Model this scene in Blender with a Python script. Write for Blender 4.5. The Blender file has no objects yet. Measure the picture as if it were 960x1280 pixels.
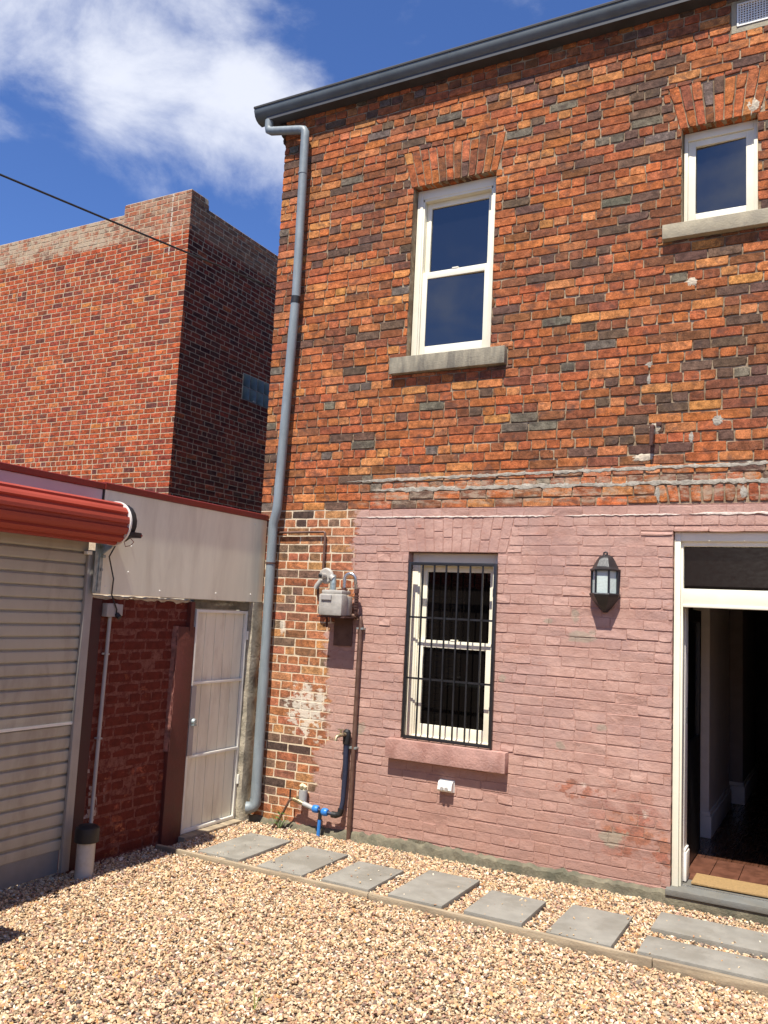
import bpy, bmesh, math, random
import numpy as np
from mathutils import Vector, Matrix
R = math.radians
rnd = random.Random(7)
S = bpy.context.scene
COL = S.collection

# ------------------------------------------------------------------ camera
YAW, PITCH, ROLL = 0.49744575734086666, 0.11573334915081389, 0.048786793668589505
F_PX, CAM = 1060.0, Vector((0.0, -6.6, 1.95))
cy_, sy_, cp_, sp_ = math.cos(YAW), math.sin(YAW), math.cos(PITCH), math.sin(PITCH)
FW = Vector((-sy_ * cp_, cy_ * cp_, sp_)); RT0 = Vector((cy_, sy_, 0)); UP0 = RT0.cross(FW)
RT = math.cos(ROLL) * RT0 + math.sin(ROLL) * UP0
UPV = -math.sin(ROLL) * RT0 + math.cos(ROLL) * UP0
cd = bpy.data.cameras.new('camera'); cam = bpy.data.objects.new('camera', cd); COL.objects.link(cam)
cam.matrix_world = Matrix(((RT.x, UPV.x, -FW.x, CAM.x), (RT.y, UPV.y, -FW.y, CAM.y), (RT.z, UPV.z, -FW.z, CAM.z), (0, 0, 0, 1)))
cd.sensor_fit = 'VERTICAL'; cd.sensor_height = 36.0; cd.sensor_width = 27.0
cd.lens = F_PX / 1280 * 36.0; cd.clip_start = 0.05; cd.clip_end = 3000
S.camera = cam


def project(p):
    d = Vector(p) - CAM
    w = d.dot(FW)
    if w < 0.1: return None
    return 480 + F_PX * d.dot(RT) / w, 640 - F_PX * d.dot(UPV) / w, w


# ------------------------------------------------------------------ light
SUN_EL, SUN_AZ = R(63), R(4)          # azimuth measured from -Y towards +X
S.view_settings.view_transform = 'Standard'; S.view_settings.look = 'None'
S.view_settings.exposure = 0.72; S.view_settings.gamma = 1.0
sl = bpy.data.lights.new('sun', 'SUN'); sl.energy = 5.0; sl.angle = R(0.5); sl.color = (1.0, 0.95, 0.86)
so = bpy.data.objects.new('sun', sl); COL.objects.link(so)
sdir = Vector((math.sin(SUN_AZ) * math.cos(SUN_EL), -math.cos(SUN_AZ) * math.cos(SUN_EL), math.sin(SUN_EL)))
so.rotation_euler = (-sdir).to_track_quat('-Z', 'Y').to_euler(); so.location = sdir * 40
W = bpy.data.worlds.new('World'); S.world = W; W.use_nodes = True


class NT:
    """short-hand for building node trees"""
    def __init__(s, tree): s.t = tree; s.n = tree.nodes; s.l = tree.links

    def put(s, sock, v):
        if hasattr(v, 'links'): s.l.new(v, sock)
        elif isinstance(v, (tuple, list)) and len(v) == 3 and sock.type == 'RGBA': sock.default_value = (*v, 1)
        else: sock.default_value = v

    def node(s, kind, **kw):
        n = s.n.new(kind)
        for k, v in kw.items(): setattr(n, k, v)
        return n

    def m(s, op, a, b=None, c=None, clamp=False):
        n = s.node('ShaderNodeMath', operation=op, use_clamp=clamp)
        for i, v in enumerate((a, b, c)):
            if v is not None: s.put(n.inputs[i], v)
        return n.outputs[0]

    def mix(s, f, a, b, mode='MIX'):
        n = s.node('ShaderNodeMix', data_type='RGBA', blend_type=mode)
        s.put(n.inputs[0], f); s.put(n.inputs[6], a); s.put(n.inputs[7], b)
        return n.outputs[2]

    def sstep(s, v, lo, hi, a=0.0, b=1.0):
        n = s.node('ShaderNodeMapRange', interpolation_type='SMOOTHSTEP')
        s.put(n.inputs[0], v); s.put(n.inputs[1], lo); s.put(n.inputs[2], hi); s.put(n.inputs[3], a); s.put(n.inputs[4], b)
        return n.outputs[0]

    def noise(s, vec, scale, detail=3, rough=0.55, dist=0.0):
        n = s.node('ShaderNodeTexNoise'); s.put(n.inputs['Vector'], vec)
        n.inputs['Scale'].default_value = scale; n.inputs['Detail'].default_value = detail
        n.inputs['Roughness'].default_value = rough; n.inputs['Distortion'].default_value = dist
        return n.outputs[0]

    def scale(s, vec, v3, off=(0, 0, 0)):
        n = s.node('ShaderNodeMapping'); s.put(n.inputs[0], vec)
        n.inputs['Scale'].default_value = v3; n.inputs['Location'].default_value = off
        return n.outputs[0]

    def bump(s, h, strength, dist, normal=None):
        n = s.node('ShaderNodeBump'); s.put(n.inputs['Height'], h)
        n.inputs['Strength'].default_value = strength; n.inputs['Distance'].default_value = dist
        if normal is not None: s.l.new(normal, n.inputs['Normal'])
        return n.outputs[0]


w = NT(W.node_tree); w.n.clear()
sky = w.node('ShaderNodeTexSky', sky_type='NISHITA', sun_disc=False, sun_elevation=SUN_EL, sun_rotation=math.pi - SUN_AZ)
sky.air_density = 1.0; sky.dust_density = 0.2; sky.ozone_density = 3.0; sky.altitude = 50
tc = w.node('ShaderNodeTexCoord')
sp = w.node('ShaderNodeSeparateXYZ'); w.l.new(tc.outputs['Generated'], sp.inputs[0])
CLOUD_OFF = (1.7789187, 8.2490609, -3.5344518)
cv = w.scale(tc.outputs['Generated'], (1, 1, 1.7), CLOUD_OFF)
big = w.noise(cv, 2.3, 2, 0.5)
fine = w.noise(cv, 5.5, 9, 0.60, 0.25)
dens = w.m('ADD', w.m('MULTIPLY', big, 0.60), w.m('MULTIPLY', fine, 0.40))
dens = w.sstep(dens, 0.512, 0.68)
dens = w.m('MULTIPLY', dens, w.sstep(sp.outputs[2], 0.0, 0.12))
dens = w.m('MULTIPLY', dens, 0.78)
tint = w.mix(1.0, sky.outputs[0], (1.0, 1.3, 1.95), 'MULTIPLY')
skycol = w.mix(dens, tint, (13.0, 13.3, 14.2))
bg = w.node('ShaderNodeBackground'); w.l.new(skycol, bg.inputs[0]); bg.inputs[1].default_value = 0.05
wo = w.node('ShaderNodeOutputWorld'); w.l.new(bg.outputs[0], wo.inputs[0])


# ------------------------------------------------------------------ mesh helpers
class MB:
    def __init__(s): s.v = []; s.f = []; s.c = []

    def add(s, vs, fs, col=None, M=None):
        o = len(s.v)
        if M is not None: vs = [tuple(M @ Vector(q)) for q in vs]
        s.v += [tuple(q) for q in vs]; s.f += [tuple(i + o for i in f) for f in fs]
        s.c += [col or (1, 1, 1)] * len(vs)
        return s

    def box(s, x0, x1, y0, y1, z0, z1, col=None, b=0.0):
        if b <= 0:
            vs = [(x0, y0, z0), (x1, y0, z0), (x1, y1, z0), (x0, y1, z0), (x0, y0, z1), (x1, y0, z1), (x1, y1, z1), (x0, y1, z1)]
            return s.add(vs, [(0, 3, 2, 1), (4, 5, 6, 7), (0, 1, 5, 4), (1, 2, 6, 5), (2, 3, 7, 6), (3, 0, 4, 7)], col)
        bm = bmesh.new(); bmesh.ops.create_cube(bm, size=1)
        for q in bm.verts: q.co = Vector(((x0 + x1) / 2 + q.co.x * (x1 - x0), (y0 + y1) / 2 + q.co.y * (y1 - y0), (z0 + z1) / 2 + q.co.z * (z1 - z0)))
        bmesh.ops.bevel(bm, geom=list(bm.edges), offset=b, segments=2, profile=0.6, affect='EDGES')
        bm.verts.index_update()
        s.add([tuple(q.co) for q in bm.verts], [[q.index for q in f.verts] for f in bm.faces], col); bm.free()
        return s

    def prism(s, poly, axis, a0, a1, col=None):
        """polygon in the two other axes (cyclic order) extruded along axis"""
        n = len(poly); vs = []
        for a in (a0, a1):
            for (p, q) in poly:
                vs.append({'x': (a, p, q), 'y': (p, a, q), 'z': (p, q, a)}[axis])
        fs = [tuple(range(n))[::-1], tuple(range(n, 2 * n))] + [(i, (i + 1) % n, n + (i + 1) % n, n + i) for i in range(n)]
        return s.add(vs, fs, col)

    def tube(s, pts, r, n=10, col=None, cap=True):
        pts = [Vector(p) for p in pts]
        rs = r if isinstance(r, (list, tuple)) else [r] * len(pts)
        vs = []; fs = []; up = None
        for i, p in enumerate(pts):
            if i == 0: t = pts[1] - p
            elif i == len(pts) - 1: t = p - pts[i - 1]
            else: t = (pts[i + 1] - p).normalized() + (p - pts[i - 1]).normalized()
            t.normalize()
            if up is None: up = Vector((0, 0, 1)) if abs(t.z) < 0.9 else Vector((1, 0, 0))
            a = t.cross(up); a.normalize(); bb = a.cross(t); up = bb
            k = 1.0
            if 0 < i < len(pts) - 1:
                c = (p - pts[i - 1]).normalized().dot(t); k = 1 / max(0.6, c)
            for j in range(n):
                an = 2 * math.pi * j / n
                vs.append(tuple(p + (a * math.cos(an) + bb * math.sin(an)) * rs[i]))
        for i in range(len(pts) - 1):
            for j in range(n):
                fs.append((i * n + j, i * n + (j + 1) % n, (i + 1) * n + (j + 1) % n, (i + 1) * n + j))
        if cap: fs += [tuple(range(n))[::-1], tuple(range((len(pts) - 1) * n, len(pts) * n))]
        return s.add(vs, fs, col)

    def lathe(s, prof, axis='z', c=(0, 0, 0), n=20, col=None):
        vs = []; fs = []
        for (r_, h) in prof:
            for j in range(n):
                a = 2 * math.pi * j / n; p, q = r_ * math.cos(a), r_ * math.sin(a)
                d = {'z': (p, q, h), 'y': (q, h, p), 'x': (h, p, q)}[axis]
                vs.append((c[0] + d[0], c[1] + d[1], c[2] + d[2]))
        for i in range(len(prof) - 1):
            for j in range(n): fs.append((i * n + j, i * n + (j + 1) % n, (i + 1) * n + (j + 1) % n, (i + 1) * n + j))
        fs += [tuple(range(n))[::-1], tuple(range((len(prof) - 1) * n, len(prof) * n))]
        return s.add(vs, fs, col)

    def mesh(s, name, mat, smooth=False, colour=False):
        me = bpy.data.meshes.new(name); me.from_pydata(s.v, [], s.f); me.materials.append(mat)
        if colour:
            at = me.color_attributes.new('Col', 'FLOAT_COLOR', 'POINT')
            at.data.foreach_set('color', np.hstack([np.array(s.c, dtype=np.float32), np.ones((len(s.c), 1), np.float32)]).ravel())
        if smooth:
            me.shade_auto = None if False else None
            me.polygons.foreach_set('use_smooth', [True] * len(me.polygons))
            me.set_sharp_from_angle(angle=R(38))
        me.update()
        return me

    def build(s, name, mat, parent=None, smooth=False, colour=False, fix=True):
        me = s.mesh_safe(name, mat, smooth, colour, fix)
        return link(name, me, parent)

    def mesh_safe(s, name, mat, smooth, colour, fix=True):
        me = bpy.data.meshes.new(name); me.from_pydata(s.v, [], s.f); me.materials.append(mat)
        if fix:
            bm = bmesh.new(); bm.from_mesh(me); bmesh.ops.recalc_face_normals(bm, faces=bm.faces); bm.to_mesh(me); bm.free()
        if colour:
            at = me.color_attributes.new('Col', 'FLOAT_COLOR', 'POINT')
            at.data.foreach_set('color', np.hstack([np.array(s.c, dtype=np.float32), np.ones((len(s.c), 1), np.float32)]).ravel())
        if smooth:
            me.polygons.foreach_set('use_smooth', [True] * len(me.polygons))
            me.set_sharp_from_angle(angle=R(40))
        me.update()
        return me


def link(name, me, parent=None):
    o = bpy.data.objects.new(name, me); COL.objects.link(o)
    if parent is not None:
        o.parent = parent
        o.matrix_parent_inverse = ptrans(parent)
    return o


def ptrans(parent):
    M = Matrix.Identity(4); p = parent
    while p is not None:
        M = Matrix.Translation(p.location) @ M if False else (p.matrix_parent_inverse @ p.matrix_basis if p.parent else p.matrix_basis) @ M if False else M
        p = p.parent
    return WORLD_INV.get(parent.name, Matrix.Identity(4))


WORLD_INV = {}


def thing(name, label, cat, loc=(0, 0, 0), group=None):
    o = bpy.data.objects.new(name, None); COL.objects.link(o); o.location = loc
    o.empty_display_size = 0.1
    WORLD_INV[o.name] = Matrix.Translation(-Vector(loc))
    o['label'] = label; o['category'] = cat
    if group: o['group'] = group
    return o


def tag(o, label, cat, group=None):
    o['label'] = label; o['category'] = cat
    if group: o['group'] = group
    return o


def struct(o): o['kind'] = 'structure'; return o


def stuff(o): o['kind'] = 'stuff'; return o


# ------------------------------------------------------------------ materials
def mat(name):
    m = bpy.data.materials.new(name); m.use_nodes = True
    t = NT(m.node_tree); b = m.node_tree.nodes['Principled BSDF']
    t.pos = t.node('ShaderNodeNewGeometry').outputs['Position']
    return m, t, b


def simple(name, col, rough=0.6, metal=0.0, var=0.18, nscale=9.0, bump=0.0, bscale=60.0, dirt=None, dirt_amt=0.0, spec=0.5, stretch=(1, 1, 1)):
    m, t, b = mat(name)
    v = t.scale(t.pos, stretch)
    n1 = t.noise(v, nscale, 5, 0.6)
    k = t.sstep(n1, 0.25, 0.75, 1 - var, 1 + var * 0.6)
    c = t.mix(1.0, (*col,), t.node('ShaderNodeCombineColor').outputs[0], 'MIX')
    cc = t.node('ShaderNodeCombineColor')
    for i in range(3): t.l.new(k, cc.inputs[i])
    c = t.mix(1.0, (*col,), cc.outputs[0], 'MULTIPLY')
    if dirt:
        n2 = t.noise(v, nscale * 0.45, 6, 0.65, 0.4)
        c = t.mix(t.m('MULTIPLY', t.sstep(n2, 0.46, 0.66), dirt_amt), c, dirt)
    t.l.new(c, b.inputs['Base Color'])
    b.inputs['Metallic'].default_value = metal
    b.inputs['Specular IOR Level'].default_value = spec
    t.l.new(t.sstep(n1, 0.2, 0.8, max(0.03, rough - 0.08), min(1, rough + 0.08)), b.inputs['Roughness'])
    if bump > 0:
        t.l.new(t.bump(t.noise(t.pos, bscale, 5, 0.6), bump, 0.01), b.inputs['Normal'])
    return m


def house_masks(t):
    """paint, wear, white salt and green grey patches of the lower facade, from world position"""
    s = t.node('ShaderNodeSeparateXYZ'); t.l.new(t.pos, s.inputs[0]); x, z = s.outputs[0], s.outputs[2]
    fc = t.node('ShaderNodeFloatCurve')
    pts = [(0, -4.36), (.17, -4.30), (.32, -4.17), (.6, -4.17), (.83, -4.03), (1.06, -4.07), (1.377, -4.10), (1.81, -4.115), (1.835, -3.85), (2.03, -3.841), (2.43, -3.882), (2.86, -3.87), (3.0, -3.87)]
    cu = fc.mapping.curves[0]
    while len(cu.points) > 2: cu.points.remove(cu.points[1])
    cu.points[0].location = (0, (pts[0][1] + 5) / 2); cu.points[1].location = (1, (pts[-1][1] + 5) / 2)
    for (pz, px) in pts[1:-1]: cu.points.new(pz / 3, (px + 5) / 2)
    for p in cu.points: p.handle_type = 'VECTOR'
    fc.mapping.update()
    t.l.new(t.m('DIVIDE', z, 3.0), fc.inputs[1])
    xb = t.m('SUBTRACT', t.m('MULTIPLY', fc.outputs[0], 2.0), 5.0)
    ns = t.noise(t.scale(t.pos, (2.5, 1, 11)), 1.0, 4, 0.6)
    nf = t.noise(t.pos, 28, 5, 0.65)
    d = t.m('SUBTRACT', x, xb)
    d = t.m('ADD', d, t.m('MULTIPLY', t.m('SUBTRACT', ns, 0.5), 0.34))
    d = t.m('ADD', d, t.m('MULTIPLY', t.m('SUBTRACT', nf, 0.5), 0.20))
    paint = t.sstep(d, -0.02, 0.035)
    top = t.m('ADD', t.m('SUBTRACT', 2.858, z), t.m('MULTIPLY', t.m('SUBTRACT', nf, 0.5), 0.03))
    paint = t.m('MULTIPLY', paint, t.sstep(top, 0.0, 0.008))

    def ell(x0, z0, rx, rz, nscale, k, base=1.0):
        a = t.m('POWER', t.m('DIVIDE', t.m('SUBTRACT', x, x0), rx), 2.0); c = t.m('POWER', t.m('DIVIDE', t.m('SUBTRACT', z, z0), rz), 2.0)
        e = t.m('SUBTRACT', base, t.m('ADD', a, c))
        e = t.m('ADD', e, t.m('MULTIPLY', t.m('SUBTRACT', t.noise(t.scale(t.pos, (1, 1, 1.6), (x0, 0, z0)), nscale, 5, 0.62), 0.5), k))
        return t.sstep(e, 0.0, 0.35)
    wear = ell(-1.38, 0.42, 0.34, 0.28, 8, 3.4, 0.35)
    w2 = ell(-1.75, 0.66, 0.40, 0.11, 9, 3.6, 0.25)
    w3 = ell(-1.16, 0.30, 0.10, 0.22, 11, 3.0, 0.5)
    wear = t.m('MAXIMUM', t.m('MAXIMUM', wear, w2), w3)
    thin = t.m('MULTIPLY', t.sstep(t.noise(t.scale(t.pos, (1, 1, 2.2)), 7.5, 7, 0.72), 0.57, 0.70), 0.42)     # scuffed paint all over
    paint = t.m('MULTIPLY', paint, t.m('SUBTRACT', 1.0, t.m('MAXIMUM', t.m('MAXIMUM', t.m('MULTIPLY', wear, 0.66), thin), t.m('MULTIPLY', ell(-1.42, 0.48, 0.55, 0.42, 5, 2.6, 0.45), 0.30))))
    salt = ell(-4.29, 1.04, 0.34, 0.36, 13, 3.0, 0.42)
    salt = t.m('MAXIMUM', salt, t.m('MULTIPLY', ell(-4.1, 0.80, 0.2, 0.2, 9, 3.6, 0.0), 0.8))
    salt = t.m('MAXIMUM', salt, t.m('MULTIPLY', ell(-4.60, 1.75, 0.05, 0.12, 9, 1.6, 0.5), 0.8))
    salt = t.m('MAXIMUM', salt, t.m('MULTIPLY', ell(-1.30, 0.57, 0.12, 0.09, 9, 2.2, 0.1), 0.7))
    salt = t.m('MAXIMUM', salt, t.m('MULTIPLY', ell(-1.72, 0.71, 0.13, 0.05, 9, 2.0, 0.3), 0.7))
    green = ell(-1.50, 0.36, 0.17, 0.12, 8, 2.6, 0.45)
    for (gx, gz, rx, rz) in ((-1.84, 1.98, .06, .09), (-1.80, 1.82, .22, .07), (-1.70, 1.86, .05, .05), (-2.06, 1.93, .07, .04), (-1.62, 1.15, .08, .05), (-1.93, .98, .07, .05), (-3.72, .92, .1, .1), (-2.42, 1.45, .05, .06)):
        green = t.m('MAXIMUM', green, t.m('MULTIPLY', ell(gx, gz, rx, rz, 12, 1.6, 0.45), 0.80))
    return paint, salt, green, x, z


def brick_material(name, source, house=True, kind='red'):
    """source: 'object' reads the object colour, 'Col' the colour attribute"""
    m, t, b = mat(name)
    if source == 'object': base = t.node('ShaderNodeObjectInfo').outputs['Color']
    else: base = t.node('ShaderNodeVertexColor', layer_name='Col').outputs['Color']
    n1 = t.noise(t.pos, 17, 5, 0.65); n2 = t.noise(t.scale(t.pos, (1, 1, 1.5)), 7.5, 5, 0.6, 0.6); n3 = t.noise(t.pos, 120, 4, 0.7)
    n4 = t.noise(t.pos, 46, 5, 0.75)
    k = t.m('MULTIPLY', t.sstep(n1, 0.28, 0.72, 0.52, 1.30), t.sstep(n3, 0.30, 0.70, 0.66, 1.28))
    cc = t.node('ShaderNodeCombineColor')
    for i in range(3): t.l.new(k, cc.inputs[i])
    c = t.mix(1.0, base, cc.outputs[0], 'MULTIPLY')
    c = t.mix(t.m('MULTIPLY', t.sstep(n2, 0.53, 0.67), 0.56), c, (0.075, 0.05, 0.042))       # burnt ends, soot
    c = t.mix(t.m('MULTIPLY', t.sstep(n4, 0.57, 0.67), 0.72), c, (0.05, 0.036, 0.03))          # pits
    c = t.mix(t.m('MULTIPLY', t.sstep(t.noise(t.pos, 9.0, 6, 0.7), 0.63, 0.74), 0.16), c, (0.46, 0.37, 0.27))   # smeared lime
    rough = 0.9
    hb = t.m('ADD', t.m('MULTIPLY', n4, 0.6), t.m('MULTIPLY', n3, 0.4))
    if house:
        paint, salt, green, x, z = house_masks(t)
        sc = t.mix(t.m('MULTIPLY', t.sstep(t.noise(t.pos, 2.1, 5, 0.6), 0.42, 0.66), t.sstep(z, 2.95, 3.5)), c, (0.055, 0.042, 0.036))
        c = t.mix(0.22, c, sc)
        sm = t.m('MULTIPLY', t.m('MULTIPLY', t.sstep(z, 2.86, 2.90), t.sstep(z, 3.20, 3.06)), t.sstep(x, -4.0, -3.6))
        sm = t.m('MULTIPLY', sm, t.sstep(t.noise(t.scale(t.pos, (1, 1, 3.0)), 6.5, 7, 0.72), 0.43, 0.62, 0.0, 0.72))
        c = t.mix(sm, c, (0.40, 0.315, 0.225))
        pn = t.noise(t.scale(t.pos, (1, 1, 1.5)), 3.2, 6, 0.65)
        pc = t.mix(t.sstep(pn, 0.3, 0.7), (0.395, 0.230, 0.182), (0.525, 0.338, 0.275))
        pc = t.mix(t.m('MULTIPLY', t.sstep(t.noise(t.pos, 22, 6, 0.72), 0.5, 0.75), 0.5), pc, (0.35, 0.188, 0.148))
        pc = t.mix(t.m('MULTIPLY', t.sstep(t.noise(t.scale(t.pos, (1, 1, 2.5)), 5.0, 6, 0.7), 0.56, 0.72), 0.35), pc, (0.56, 0.385, 0.32))
        pc = t.mix(t.m('MULTIPLY', t.sstep(t.noise(t.scale(t.pos, (1, 1, 1.3)), 1.6, 6, 0.68), 0.44, 0.60), 0.65), pc, (0.385, 0.245, 0.212))
        pc = t.mix(t.m('MULTIPLY', t.sstep(t.noise(t.scale(t.pos, (3.2, 1, 0.55)), 2.4, 5, 0.6), 0.55, 0.70), 0.30), pc, (0.33, 0.215, 0.18))
        low = t.m('MULTIPLY', t.sstep(z, 0.95, 0.1), 0.6)
        pc = t.mix(low, pc, (0.35, 0.20, 0.155))
        c = t.mix(t.m('MULTIPLY', paint, 0.95), c, pc)
        c = t.mix(t.m('MULTIPLY', green, 0.75), c, (0.30, 0.27, 0.20))
        c = t.mix(t.m('MULTIPLY', salt, 0.80), c, (0.66, 0.60, 0.49))
    elif kind == 'neighbour':
        s = t.node('ShaderNodeSeparateXYZ'); t.l.new(t.pos, s.inputs[0]); x, y, z = s.outputs
        lim = t.m('ADD', 7.90, t.m('MULTIPLY', t.sstep(x, -10.69, -10.6), -0.06))
        cem = t.m('MULTIPLY', t.sstep(t.m('ADD', t.m('SUBTRACT', z, lim), t.m('MULTIPLY', t.m('SUBTRACT', n2, 0.5), 0.08)), 0.0, 0.05), 1.0)
        cemn = t.m('MULTIPLY', cem, t.sstep(t.noise(t.pos, 6, 5, 0.7), 0.40, 0.58, 0.10, 0.85))
        cemn = t.m('MULTIPLY', cemn, t.sstep(y, 3.29, 3.27, 0.30, 1.0)); cemn = t.m('MULTIPLY', cemn, t.sstep(x, -10.66, -10.62, 1.0, 0.55))
        c = t.mix(t.m('MULTIPLY', cem, 0.35), c, (0.24, 0.13, 0.075))
        c = t.mix(cemn, c, (0.44, 0.36, 0.25))
        drip = t.m('MULTIPLY', t.m('MULTIPLY', t.m('LESS_THAN', t.m('ABSOLUTE', t.m('ADD', x, 9.56)), 0.012), t.m('GREATER_THAN', z, 7.52)), t.m('LESS_THAN', y, 3.3))
        c = t.mix(t.m('MULTIPLY', drip, 0.75), c, (0.62, 0.55, 0.45))
    elif kind == 'maroon':
        s = t.node('ShaderNodeSeparateXYZ'); t.l.new(t.pos, s.inputs[0]); x, y, z = s.outputs
        pn = t.noise(t.scale(t.pos, (1, 1, 1.6)), 6, 6, 0.7)
        lowm = t.m('MULTIPLY', t.sstep(z, 0.9, 0.2), 0.09)
        worn = t.sstep(t.m('ADD', pn, lowm), 0.60, 0.68)
        pcol = t.mix(t.sstep(n1, 0.3, 0.7), (0.092, 0.0185, 0.012), (0.140, 0.027, 0.017))
        c = t.mix(t.m('SUBTRACT', 1.0, t.m('MULTIPLY', worn, 0.75)), c, pcol)
        wz = t.m('MULTIPLY', t.sstep(z, 1.0, 0.55), t.sstep(y, -1.72, -1.85))
        c = t.mix(t.m('MULTIPLY', wz, t.m('MULTIPLY', t.sstep(t.noise(t.scale(t.pos, (1, 2.2, 0.8)), 5, 4, 0.6, 1.0), 0.55, 0.60), 0.7)), c, (0.55, 0.46, 0.40))
        rough = 0.75
    t.l.new(c, b.inputs['Base Color']); b.inputs['Roughness'].default_value = rough
    b.inputs['Specular IOR Level'].default_value = 0.12
    nb = t.bump(hb, 0.75, 0.008)
    nb = t.bump(n1, 0.55, 0.014, nb)
    t.l.new(nb, b.inputs['Normal'])
    return m


def mortar_material(name, house=True, upper=(0.21, 0.145, 0.088), lower=(0.62, 0.51, 0.37)):
    m, t, b = mat(name)
    n1 = t.noise(t.pos, 26, 6, 0.7); n2 = t.noise(t.pos, 140, 4, 0.7)
    if house:
        paint, salt, green, x, z = house_masks(t)
        lowc = t.mix(t.sstep(x, -3.9, -3.75), lower, (0.30, 0.20, 0.145))
        c = t.mix(t.sstep(z, 2.84, 2.87), lowc, t.mix(t.sstep(t.noise(t.pos, 4.5, 5, 0.65), 0.4, 0.65), upper, (0.42, 0.325, 0.215)))
        c = t.mix(t.m('MULTIPLY', t.sstep(n1, 0.45, 0.7), 0.5), c, t.mix(t.sstep(z, 2.84, 2.87), (0.40, 0.28, 0.18), (0.16, 0.12, 0.09)))
        c = t.mix(t.m('MULTIPLY', paint, 0.95), c, t.mix(t.sstep(n1, 0.4, 0.65), (0.455, 0.265, 0.212), (0.36, 0.20, 0.16)))
        c = t.mix(t.m('MULTIPLY', green, 0.7), c, (0.30, 0.27, 0.20))
        c = t.mix(t.m('MULTIPLY', salt, 0.8), c, (0.68, 0.62, 0.5))
    else:
        c = t.mix(t.sstep(n1, 0.35, 0.68), lower, upper)
    t.l.new(c, b.inputs['Base Color']); b.inputs['Roughness'].default_value = 0.95
    b.inputs['Specular IOR Level'].default_value = 0.15
    t.l.new(t.bump(t.m('ADD', n1, t.m('MULTIPLY', n2, 0.5)), 0.8, 0.008), b.inputs['Normal'])
    return m


M_BRICK_O = brick_material('old brick pieces', 'object'); M_BRICK_C = brick_material('old brick work', 'Col')
M_MORTAR = mortar_material('old lime mortar', lower=(0.66, 0.54, 0.38))
M_NB_O = brick_material('neighbour brick pieces', 'object', False, 'neighbour'); M_NB_C = brick_material('neighbour brick work', 'Col', False, 'neighbour')
M_NMORTAR = mortar_material('neighbour mortar', False, (0.42, 0.305, 0.19), (0.55, 0.42, 0.275))
M_MB_O = brick_material('maroon painted brick', 'object', False, 'maroon')
M_MMORTAR = mortar_material('maroon wall mortar', False, (0.105, 0.024, 0.018), (0.21, 0.085, 0.062))
M_GREYMORT = simple('cement smear', (0.37, 0.33, 0.265), 0.95, var=0.4, nscale=22, bump=0.8, bscale=80)
M_PATCH = simple('lime patch', (0.50, 0.42, 0.31), 0.95, var=0.3, nscale=30, bump=0.8, bscale=70)
M_WHITELINE = simple('pale mortar line', (0.62, 0.52, 0.44), 0.95, var=0.25, nscale=18, bump=0.6)
M_WHITE = simple('cream window paint', (0.82, 0.77, 0.60), 0.45, var=0.06, nscale=6, bump=0.05, bscale=30)
M_WHITE2 = simple('cream door paint', (0.82, 0.77, 0.61), 0.4, var=0.05, nscale=6)
M_STONE = simple('weathered sill stone', (0.28, 0.245, 0.175), 0.9, var=0.3, nscale=9, bump=0.5, bscale=70, dirt=(0.13, 0.115, 0.09), dirt_amt=0.8, stretch=(2.5, 1, 0.6))
M_STONE2 = simple('cleaner sill stone', (0.36, 0.31, 0.215), 0.9, var=0.2, nscale=10, bump=0.4, bscale=70, dirt=(0.24, 0.21, 0.16), dirt_amt=0.6)
M_PSILL = simple('pink painted sill', (0.44, 0.25, 0.205), 0.85, var=0.2, nscale=8, bump=0.6, bscale=50, dirt=(0.27, 0.125, 0.095), dirt_amt=0.6)
M_GUTTER = simple('grey gutter paint', (0.105, 0.122, 0.125), 0.45, var=0.15, nscale=5, dirt=(0.06, 0.068, 0.066), dirt_amt=0.6)
M_PIPE = simple('grey downpipe paint', (0.215, 0.25, 0.265), 0.5, var=0.16, nscale=6, bump=0.12, bscale=25, dirt=(0.17, 0.19, 0.19), dirt_amt=0.5, stretch=(3, 3, 0.7))
M_ROOF = simple('dark slate roof', (0.05, 0.052, 0.058), 0.7, var=0.3, nscale=6)
M_BLACKM = simple('black enamel', (0.016, 0.016, 0.018), 0.38, var=0.15, nscale=12, bump=0.1, bscale=90)
M_SHEET = simple('cream fibre sheet', (0.80, 0.77, 0.60), 0.42, var=0.07, nscale=2.2, dirt=(0.60, 0.555, 0.42), dirt_amt=0.6, stretch=(1, 2.6, 0.5))
M_SHEET2 = simple('pinkish fibre sheet', (0.56, 0.47, 0.45), 0.55, var=0.07, nscale=3)
M_RED = simple('red steel capping', (0.19, 0.022, 0.014), 0.5, var=0.12, nscale=7)
M_DRUM = simple('red ribbed steel', (0.34, 0.048, 0.024), 0.62, var=0.10, nscale=5, dirt=(0.24, 0.045, 0.028), dirt_amt=0.5, stretch=(1, 0.4, 1))
M_SLAT = simple('beige shutter steel', (0.42, 0.385, 0.30), 0.5, var=0.07, nscale=4, dirt=(0.26, 0.225, 0.17), dirt_amt=0.6, stretch=(1, 1.6, 0.5))
M_SLATP = simple('grey shutter toe plate', (0.22, 0.215, 0.20), 0.55, var=0.15, nscale=6)
M_GUIDE = simple('grey guide channel', (0.34, 0.315, 0.28), 0.5, var=0.1, nscale=6)
M_GALV = simple('galvanised steel', (0.36, 0.42, 0.41), 0.42, 0.55, var=0.35, nscale=26)
M_WPLAST = simple('white plastic', (0.76, 0.74, 0.68), 0.42, var=0.06, nscale=8)
M_GPLAST = simple('dull grey plastic', (0.36, 0.335, 0.31), 0.5, var=0.10, nscale=8)
M_GATE = simple('cream gate steel', (0.80, 0.76, 0.60), 0.45, var=0.05, nscale=5, dirt=(0.52, 0.46, 0.35), dirt_amt=0.5, stretch=(1, 2.5, 0.6))
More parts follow.
